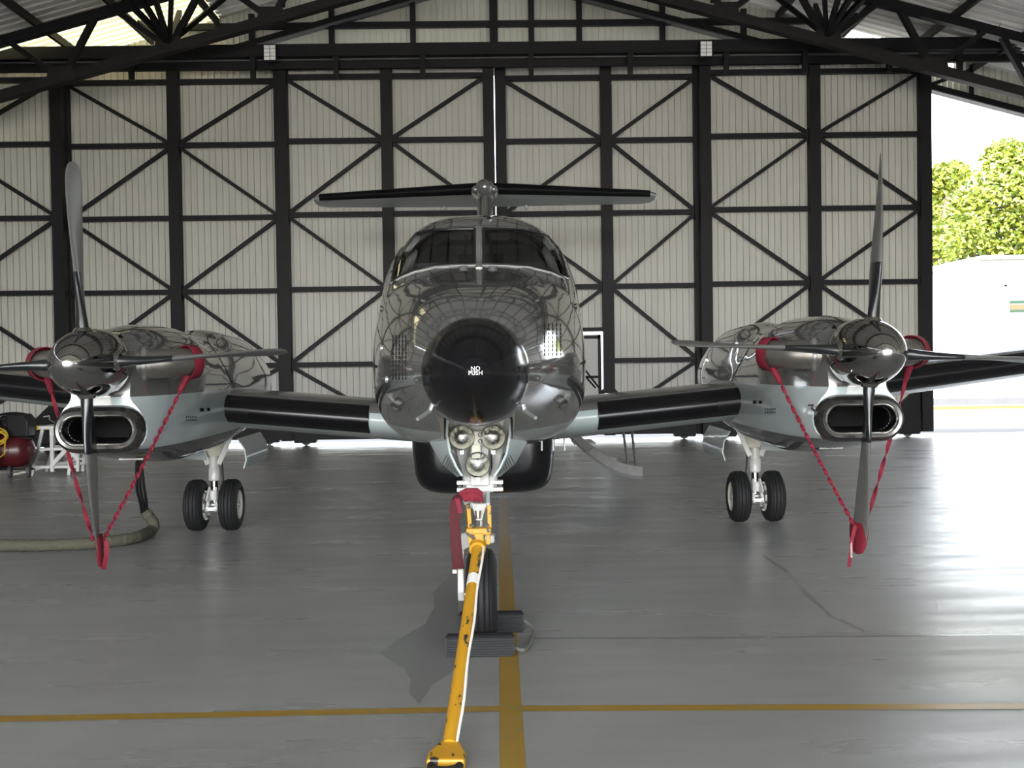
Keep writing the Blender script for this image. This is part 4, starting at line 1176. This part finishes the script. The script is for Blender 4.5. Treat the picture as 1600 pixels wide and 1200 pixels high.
# ---- airstair behind the wing, right of the picture
sd = 12.7
stairP = [(893, 676), (912, 694), (935, 712), (960, 727), (985, 735), (1004, 737)]
Sp = [aat(x, y, sd) for x, y in stairP]
sm = catmull(Sp, 18)
ast = empty('airstair', (Sp[-1].x, sd - YA, 0), AC); AOFF = Vector((Sp[-1].x, sd, 0))
for y_ in (0, .62):
    MB().loft([[(p.x - AOFF.x, p.y - AOFF.y + y_ + o_, p.z + dz) for o_, dz in ((-.02, -.05), (.02, -.05), (.02, .06), (-.02, .06))] for p in sm]).build('stringer', 'stair_grey', ast, 40)
MB().loft([[(p.x - AOFF.x, p.y - AOFF.y + o_, p.z + dz) for o_, dz in ((0, -.09), (.62, -.09), (.62, -.05), (0, -.05))] for p in sm]).build('door_skin', 'stair_dark', ast, 40)
for i in (4, 9, 14):
    p = sm[i]; MB().box((p.x - AOFF.x, p.y - AOFF.y + .31, p.z + .02), (.24, .58, .025)).build('tread', 'tread_plate', ast, 0)
for xa_, ya_, xb_, yb_ in ((969, 664, 981, 724), (983, 664, 994, 728)):
    a, b = aat(xa_, ya_ - 22, sd), aat(xb_, yb_, sd)
    MB().tube([a - AOFF, b - AOFF], .014, 6).build('stay_cable', 'steel_grey', ast)
a, b = aat(914, 708, sd - .1), aat(926, 700, sd - .1); MB().tube([a - AOFF, b - AOFF], .012, 6).build('latch', 'aluminium', ast)
for dx in (0, 14):
    a, b = aat(908 + dx * .2, 570 + dx, sd + .2), aat(936 - dx * .4, 606, sd + .2)
    MB().tube([a - AOFF, b - AOFF], .012, 6).build('hand_rail', 'plastic_black', ast)

# ================================================================== THINGS ON AND ROUND THE AIRCRAFT
def acw(p):  # aircraft coordinates -> world
    return Matrix.Rotation(R(.3), 3, 'Z') @ Vector((p[0], p[1] - YA, p[2])) + Vector((-.1135, YA, 0))
def ribbon(pts, wd, twist, m=48, th=.004, sag=0):
    P = catmull(pts, m); b = MB(); secs = []
    for i, p in enumerate(P):
        t = (P[min(i + 1, m)] - P[max(i - 1, 0)]).normalized()
        x = t.cross(Vector((0, 1, 0))).normalized(); y = x.cross(t)
        a = twist * i / m; u = x * math.cos(a) + y * math.sin(a); v = y * math.cos(a) - x * math.sin(a)
        secs.append([p + u * wd + v * th, p - u * wd + v * th, p - u * wd - v * th, p + u * wd - v * th])
    return b.loft(secs)
for s, lab in ((-1, 'red propeller tie-down strap with exhaust covers on the engine near the hose'), (1, 'red propeller tie-down strap with exhaust covers on the engine near the open doorway')):
    xc = s * XE; rot = R(-2.6) if s < 0 else R(3.6)
    tip = Vector((xc - math.sin(rot) * 1.25, 7.48, HZ - math.cos(rot) * 1.25))
    td = root_at('propeller_tie_down', acw((tip.x, tip.y, tip.z - .1)), lab, 'strap', 'red propeller tie-downs')
    # sock on the lower blade tip
    secs = []
    de = R(14)
    ax = (tip - Vector((xc, 7.51, HZ))).normalized()
    for t, c, th_ in ((-.10, .105, .020), (-.06, .112, .024), (0, .105, .022), (.06, .085, .02), (.10, .055, .016), (.112, .02, .008)):
        ring = []
        for k in range(16):
            a = 2 * math.pi * k / 16; u = math.cos(a) * c; v = math.sin(a) * th_
            q = tip + ax * t + Vector((-(u * math.sin(de)) + v * math.cos(de), u * math.cos(de) + v * math.sin(de) + .02, 0)); ring.append(acw(q))
        secs.append(ring)
    MB().loft(secs).build('blade_sock', 'red_cloth', td)
    for e in (-1, 1):
        ex = Vector((xc + e * .52, 8.10, HZ)); dr = Vector((e * .12, .13, .005)).normalized()
        q0 = acw(ex - dr * .035)
        n1 = acw(ex) - acw(ex - dr)
        MB().lathe([(-.0, .118), (.0, .124), (.075, .122), (.085, .11), (.09, 0)], q0, n1, 28).build('exhaust_cover', 'red_cloth', td, 50)
        st_ = acw(ex + Vector((-e * .02, .0, -.10))); en = acw(tip + Vector((-s * .0, -.02 if e == s else .0, .07)) + Vector((e * .03, 0, 0)))
        kn = st_ + (en - st_) * .10
        MB().tube([st_ + Vector((0, 0, .04)), st_, kn], [.035, .03, .018], 8).build('strap_knot', 'red_cloth', td)
        ribbon([st_, st_ + (en - st_) * .33 + Vector((0, 0, -.015)), st_ + (en - st_) * .66 + Vector((0, 0, -.015)), en], .0135, 2 * math.pi * (9 if e != s else 3), 90).build('strap', 'red_cloth', td, 30)
    if s > 0:
        a = acw(tip + Vector((-.04, -.03, .08))); 
        ribbon([a, a + Vector((-.025, -.01, -.09)), a + Vector((-.03, 0, -.18)), a + Vector((-.045, .0, -.27))], .013, .5, 20, .002).build('streamer', 'red_cloth', td, 30)
        vs_, fs_ = text_mesh('REMOVE BEFORE FLIGHT', .020); b = MB()
        b.add([a + Vector((-.031 + v.y * .9 + (-.05) * (v.x) * .3, -.012, -.15 + v.x * .5)) for v in vs_], fs_); b.build('lettering', 'white_print', td, 0)
    else:
        a = acw(tip + Vector((.055, -.02, .07)))
        ribbon([a, a + Vector((.005, 0, -.06)), a + Vector((-.005, 0, -.13)), a + Vector((-.02, 0, -.19))], .016, 1.0, 20, .003).build('streamer', 'red_cloth', td, 30)

# red streamer tied to the nose gear
sr = root_at('warning_streamer', at(716, 890, 6.1), 'dark red cloth streamer tied to the nose gear and hanging beside the tow bar', 'streamer')
def wt(px, py, d): return at(px, py, d)
secs = []
for y, xl, xr, d in ((772, 716, 742, 6.10), (776, 708, 730, 6.07), (783, 704, 722, 6.05), (795, 702, 719, 6.05), (820, 702.5, 719, 6.05), (850, 704, 721, 6.05), (875, 706, 724, 6.05), (889, 707, 725, 6.05)):
    a, b, c = wt(xl, y, d), wt((xl + xr) / 2, y, d - .012), wt(xr, y, d)
    secs.append([a, b, c, c + Vector((0, .008, 0)), b + Vector((0, .008, 0)), a + Vector((0, .008, 0))])
MB().loft(secs).build('cloth', 'red_dark', sr, 50)
kn = MB()
for pts in ([(718, 772), (730, 768), (745, 768), (754, 773)], [(722, 776), (738, 773), (750, 779), (752, 785)], [(724, 780), (735, 777), (744, 776)], [(733, 771), (738, 777), (736, 783)]):
    kn.tube([wt(x, y, 6.06) for x, y in pts], [.014, .02, .02, .012][:len(pts)], 8)
kn.build('knot', 'red_cloth', sr)
MB().loft([[wt(x - 3.5, y, 6.03), wt(x + 3.5, y, 6.03), wt(x + 3.5, y, 6.045), wt(x - 3.5, y, 6.045)] for x, y in ((714, 779), (717, 790), (719, 802))]).build('loose_end', 'red_cloth', sr, 30)
for x in (710.5, 719.5): MB().box(wt(x, 893, 6.04), (.026, .02, .022)).build('toggle', 'gear_cream', sr, 0, bevel=.004)

# tow bar
TP = at(747, 852, 6.02); TE = at(703, 1180, 4.46)
TE.z = max(TE.z, .06)
tb = root_at('tow_bar', (TE.x, TE.y, 0), 'chipped yellow tow bar clamped to the nose gear and reaching towards the camera', 'tow bar')
MB().tube([TP, TP + (TE - TP) * .5, TE], [.030, .030, .031], 18).build('bar_tube', 'towbar_yellow', tb)
MB().tube([TP + Vector((0, .02, .005)), TP + (TE - TP) * .03], [.045, .045], 18).build('socket', 'towbar_yellow', tb)
qs = at(747, 905, 6); tt = .22
q1 = TP + (TE - TP) * .205; q2 = TP + (TE - TP) * .26
MB().tube([q1, q2], .0312, 18).build('tape_band', 'stand_white', tb)
off = Vector((.031, -.012, .012))
rope = [TP + (TE - TP) * t + off * (1 + .12 * math.sin(t * 17)) for t in np.linspace(.0, 1.0, 18)]
MB().tube(rope, .0065, 8).build('cord', 'cord_white', tb)
c = at(748, 829, 6.05)
MB().box(c, (.135, .09, .035)).build('clamp_block', 'towbar_yellow', tb, 0, bevel=.006)
c2 = at(748, 842, 6.03)
MB().box(c2, (.055, .07, .07)).build('clamp_neck', 'towbar_yellow', tb, 0, bevel=.008)
for px in (734, 764):
    a, b = at(px - 2 + (2 if px > 748 else -1), 790, 6.1), at(px + (1 if px > 748 else -0), 826, 6.06)
    MB().beam(a, b, .022, .03).build('clamp_arm', 'towbar_yellow', tb, 0, bevel=.003)
    a, b = at(px, 832, 6.04), at(px + (-2 if px > 748 else 2), 850, 6.04)
    MB().beam(a, b, .024, .04).build('lower_arm', 'towbar_yellow', tb, 0, bevel=.003)
for px in (738, 760): MB().lathe([(0, .014), (.012, .014), (.016, 0)], at(px, 822.5, 6.0), (0, 0, 1), 8).build('bolt', 'steel_grey', tb)
MB().tube([at(729, 833, 5.98), at(742, 842, 5.97)], .007, 6).build('latch_pin', 'steel_grey', tb)
dv = (TE - TP); dv.z = 0; dv.normalize(); sv_ = Vector((dv.y, -dv.x, 0))
MB().prism([TE - dv * .02 + sv_ * .035 - Vector((0, 0, .03)), TE + dv * .10 + sv_ * .075 - Vector((0, 0, .04)), TE + dv * .17 + sv_ * .075 - Vector((0, 0, .045)), TE + dv * .17 - sv_ * .075 - Vector((0, 0, .045)), TE + dv * .10 - sv_ * .075 - Vector((0, 0, .04)), TE - dv * .02 - sv_ * .035 - Vector((0, 0, .03))], (0, 0, .05)).build('eye_plate', 'towbar_yellow', tb, 0, bevel=.01)
rc = TE + dv * .17 - Vector((0, 0, .02)); ring = [rc + dv * .055 * math.cos(a) + sv_ * .055 * math.sin(a) for a in [i * math.pi / 12 for i in range(25)]]
MB().tube(ring, .017, 10, cap=False).build('tow_eye', 'steel_dusty', tb)

# wheel chocks
def chock(px0, px1, py, label):
    a, b = ground(px0, py), ground(px1, py)
    cx, cy = (a[0] + b[0]) / 2, a[1]; L = abs(b[0] - a[0])
    t = root_at('wheel_chock', (cx, cy, 0), label, 'chock', 'rubber wheel chocks at the nose wheel')
    return t, cx, cy, L
def chock_body(t, cx, cy, L, dep, h):
    prof = [(0, 0)]
    n = 7
    for i in range(n):
        z0_ = .004 + i * (h - .012) / n; z1_ = z0_ + (h - .012) / n
        y0_ = .012 + .02 * i / n; prof += [(y0_ - .006, z0_ + .002), (y0_ - .006, z0_ + (z1_ - z0_) * .62), (y0_, z0_ + (z1_ - z0_) * .7), (y0_, z1_ - .001)]
    prof += [(.045, h), (dep - .045, h), (dep - .01, h - .02), (dep, 0)]
    MB().loft([[(x, cy + y, z) for y, z in prof] for x in (cx - L / 2 + .008, cx + L / 2 - .008)]).build('chock_body', 'chock_rubber', t, 0)
    for e in (-1, 1):
        MB().loft([[(cx + e * (L / 2 - o_), cy + y, z) for y, z in ((.016, .008), (.04, h - .01), (dep - .05, h - .01), (dep - .012, .008))] for o_ in (.0081, 0)]).build('end_cap', 'chock_rubber', t, 0)
t, cx, cy, L = chock(696, 804, 1028, 'ribbed black rubber chock in front of the nose wheel')
chock_body(t, cx, cy, L, .16, .105); fch = (cx + L / 2, cy + .08, .03)
t2, cx2, cy2, L2 = chock(716, 819, 993, 'ribbed black rubber chock behind the nose wheel')
chock_body(t2, cx2, cy2 + .05, L2, .16, .105); rch = (cx2 + L2 / 2, cy2 + .10, .06)
rp_ = catmull([rch, Vector(rch) + Vector((.045, -.04, -.03)), Vector(rch) + Vector((.055, -.15, -.045)), Vector(fch) + Vector((.06, .0, -.012)), fch], 20)
tag(MB().tube(rp_, .010, 8).build('chock_rope', 'rope_grey'), 'grey braided rope joining the ends of the two black chocks', 'rope')

# ground power hose
HB = [ground(-120, 862), ground(0, 862), ground(60, 862), ground(120, 860), ground(170, 856), ground(212, 849), ground(236, 838)]
pts = [Vector((x, y, .055)) for x, y in HB]
e1 = at(240, 818, pts[-1].y + .05); e2 = at(226, 799, pts[-1].y + .03)
hs = root_at('ground_power_hose', (pts[3].x, pts[3].y, 0), 'khaki sleeved ground power hose with black cables rising to the engine', 'hose')
Pm = catmull(pts + [e1, e2], 90)
MB().tube(Pm, [.052 + .0045 * math.sin(i * 1.7) * math.sin(i * .6) for i in range(91)], 14).build('sleeve', 'sleeve_khaki', hs)
for i, dx in enumerate((-6, 0, 6)):
    tp_ = at(217 + dx * .5, 712, pts[-1].y - .1); md_ = at(219 + dx * (1 if i else .9), 760, pts[-1].y - .05)
    MB().tube(catmull([e2 + Vector((dx * .004, 0, -.03)), at(224 + dx * .8, 785, pts[-1].y), md_, tp_], 14), .014, 8).build('cable', 'plastic_black', hs)

# ---- left background: compressor and work stand
YC = 16.4
def cb(px, py): return at(px, py, YC)
cbase = cb(20, 737)
cp = root_at('air_compressor', (cbase.x, YC, 0), 'red air compressor tank on small wheels with a black motor on top', 'compressor')
a, b = cb(-60, 708), cb(54, 702); r_ = .25
ax = (b - a).normalized(); La = (b - a).length
MB().lathe([(0, 0), (.03, r_ * .5), (.09, r_ * .85), (.17, r_), (La - .17, r_), (La - .09, r_ * .85), (La - .03, r_ * .5), (La, 0)], a, ax, 32).build('tank', 'compressor_maroon', cp, 50)
a2, b2 = cb(-70, 714), cb(16, 711); a2.y -= .45; b2.y -= .45
ax2 = (b2 - a2).normalized(); L2_ = (b2 - a2).length; r2_ = .22
MB().lathe([(0, 0), (.03, r2_ * .5), (.09, r2_ * .85), (.17, r2_), (L2_ - .17, r2_), (L2_ - .09, r2_ * .85), (L2_ - .03, r2_ * .5), (L2_, 0)], a2, ax2, 28).build('front_tank', 'compressor_red', cp, 50)
mc = cb(30, 664)
MB().loft([[(mc.x + .02 + x, mc.y + y, mc.z - .17 + z) for x, y, z in q] for q in ([(-.14, -.16, 0), (.17, -.16, 0), (.17, -.16, .24), (.10, -.16, .33), (-.14, -.16, .33)], [(-.14, .16, 0), (.17, .16, 0), (.17, .16, .24), (.10, .16, .33), (-.14, .16, .33)])]).build('motor_cover', 'plastic_black', cp, 0, bevel=.02)
MB().lathe([(-.28, 0), (-.28, .10), (-.24, .14), (.10, .145), (.15, .11), (.15, 0)], mc, (1, 0, .0), 24).build('motor', 'plastic_black', cp, 40)
for k in range(8): MB().lathe([(-.006, .15), (-.006, .158), (.006, .158), (.006, .15)], mc + Vector((-.2 + k * .04, 0, 0)), (1, 0, 0), 20).build('cooling_fin', 'plastic_black', cp, 0)
pc = cb(6, 665)
MB().box(pc, (.22, .24, .26)).build('pump_block', 'steel_dusty', cp, 0, bevel=.03)
MB().lathe([(-.03, .0), (-.03, .17), (.03, .17), (.03, 0)], cb(-6, 668) + Vector((0, -.2, 0)), (0, 1, 0), 24).build('belt_guard', 'plastic_black', cp)
fr_ = catmull([cb(-10, 652), cb(10, 646), cb(38, 647), cb(47, 655), cb(48, 675)], 14)
MB().tube(fr_, .018, 8).build('frame_handle', 'plastic_black', cp)
MB().box((cb(14, 680).x, YC, cb(14, 684).z), (.75, .26, .03)).build('motor_plate', 'steel_dusty', cp, 0)
coil = []
for i in range(110):
    t = i / 109; an = t * 5 * 2 * math.pi; c0 = cb(9, 678) + Vector((0, -.26, 0))
    coil.append(c0 + Vector((math.cos(an) * (.15 + .02 * math.sin(an * .37)), -.06 * t - .03, math.sin(an) * (.085 + .02 * math.cos(an * .23)) - .05 * t)))
coil += [cb(24, 690) + Vector((0, -.34, 0)), cb(23, 706) + Vector((0, -.34, 0)), cb(14, 713) + Vector((0, -.34, 0))]
MB().tube(coil, .010, 6).build('yellow_hose', 'hose_yellow', cp)
for px, r0 in ((21.5, .085), (50, .085)):
    q = cb(px, 737); MB().lathe([(-.025, 0), (-.025, r0 * .8), (-.02, r0), (.02, r0), (.025, r0 * .8), (.025, 0)], (q.x, YC - .12, r0), (1, .15, 0), 22).build('wheel', 'steel_grey', cp)
    MB().beam((q.x, YC - .08, r0), (q.x - .02, YC, .32), .03, .03).build('wheel_leg', 'steel_dusty', cp, 0)
MB().beam((cb(-30, 730).x, YC - .05, .12), (cb(54, 730).x, YC - .05, .12), .03, .03).build('skid', 'steel_dusty', cp, 0)

YS = 16.6
def sb(px, py, dy=0): return at(px, py, YS + dy)
st = root_at('work_stand', (sb(95, 738).x, YS, 0), 'white painted metal work stand with crossed braces beside the red compressor', 'stand')
top = sb(72, 670).z
def leg(p, q, nm='leg'): MB().beam(p, q, .045, .045).build(nm, 'stand_white' if nm != 'leg' else 'aluminium', st, 0)
x_a, x_b, x_c = sb(50, 738).x, sb(67, 670).x, sb(81, 670).x
for dy in (0, .55):
    leg((x_a, YS + dy, 0), (x_b, YS + dy, top))
    leg((sb(108, 738).x, YS + dy, 0), (sb(112, 690).x, YS + dy, top * .62))
    MB().beam((x_a + .05, YS + dy, .12), (sb(122, 735).x, YS + dy, .12), .03, .04).build('rail', 'stand_white', st, 0)
    MB().beam((x_a + .12, YS + dy, top * .56), (sb(122, 735).x, YS + dy, top * .56), .03, .04).build('rail', 'stand_white', st, 0)
MB().beam((x_c, YS - .0, 0.05), (x_c, YS, top), .05, .05).build('post', 'stand_white', st, 0)
MB().beam((sb(122, 735).x, YS, .05), (sb(122, 700).x, YS, top * .62), .04, .04).build('post', 'stand_white', st, 0)
MB().beam((x_c, YS - .02, top), (sb(123, 700).x, YS - .02, .22), .04, .06).build('cross_brace', 'stand_white', st, 0)
MB().beam((x_c, YS - .05, .14), (sb(110, 690).x, YS - .05, top * .62), .04, .06).build('cross_brace', 'stand_white', st, 0)
MB().box(((x_b + x_c) / 2, YS + .27, top + .02), (x_c - x_b + .10, .62, .045)).build('platform', 'stand_white', st, 0, bevel=.006)
# yellow and black low bench behind them against the doors
bn = sb(70, 700, 3.6)
lb = root_at('low_trolley', (at(60, 690, 20.4).x, 20.4, 0), 'low dark trolley with a yellow edge behind the white stand', 'trolley')
xx0, xx1 = at(30, 690, 20.4).x, at(95, 690, 20.4).x
MB().box(((xx0 + xx1) / 2, 20.4, .50), (xx1 - xx0, .5, .06)).build('deck', 'hose_yellow', lb, 0, bevel=.006)
MB().box(((xx0 + xx1) / 2, 20.4, .33), (xx1 - xx0 - .06, .46, .26)).build('body', 'plastic_black', lb, 0, bevel=.02)
for x in (xx0 + .1, xx1 - .1):
    for y in (20.22, 20.58): MB().lathe([(-.03, 0), (-.03, .11), (.03, .11), (.03, 0)], (x, y, .11), (0, 1, 0), 16).build('wheel', 'plastic_black', lb)

for o in bpy.data.objects:
    if '_off' in o: del o['_off']
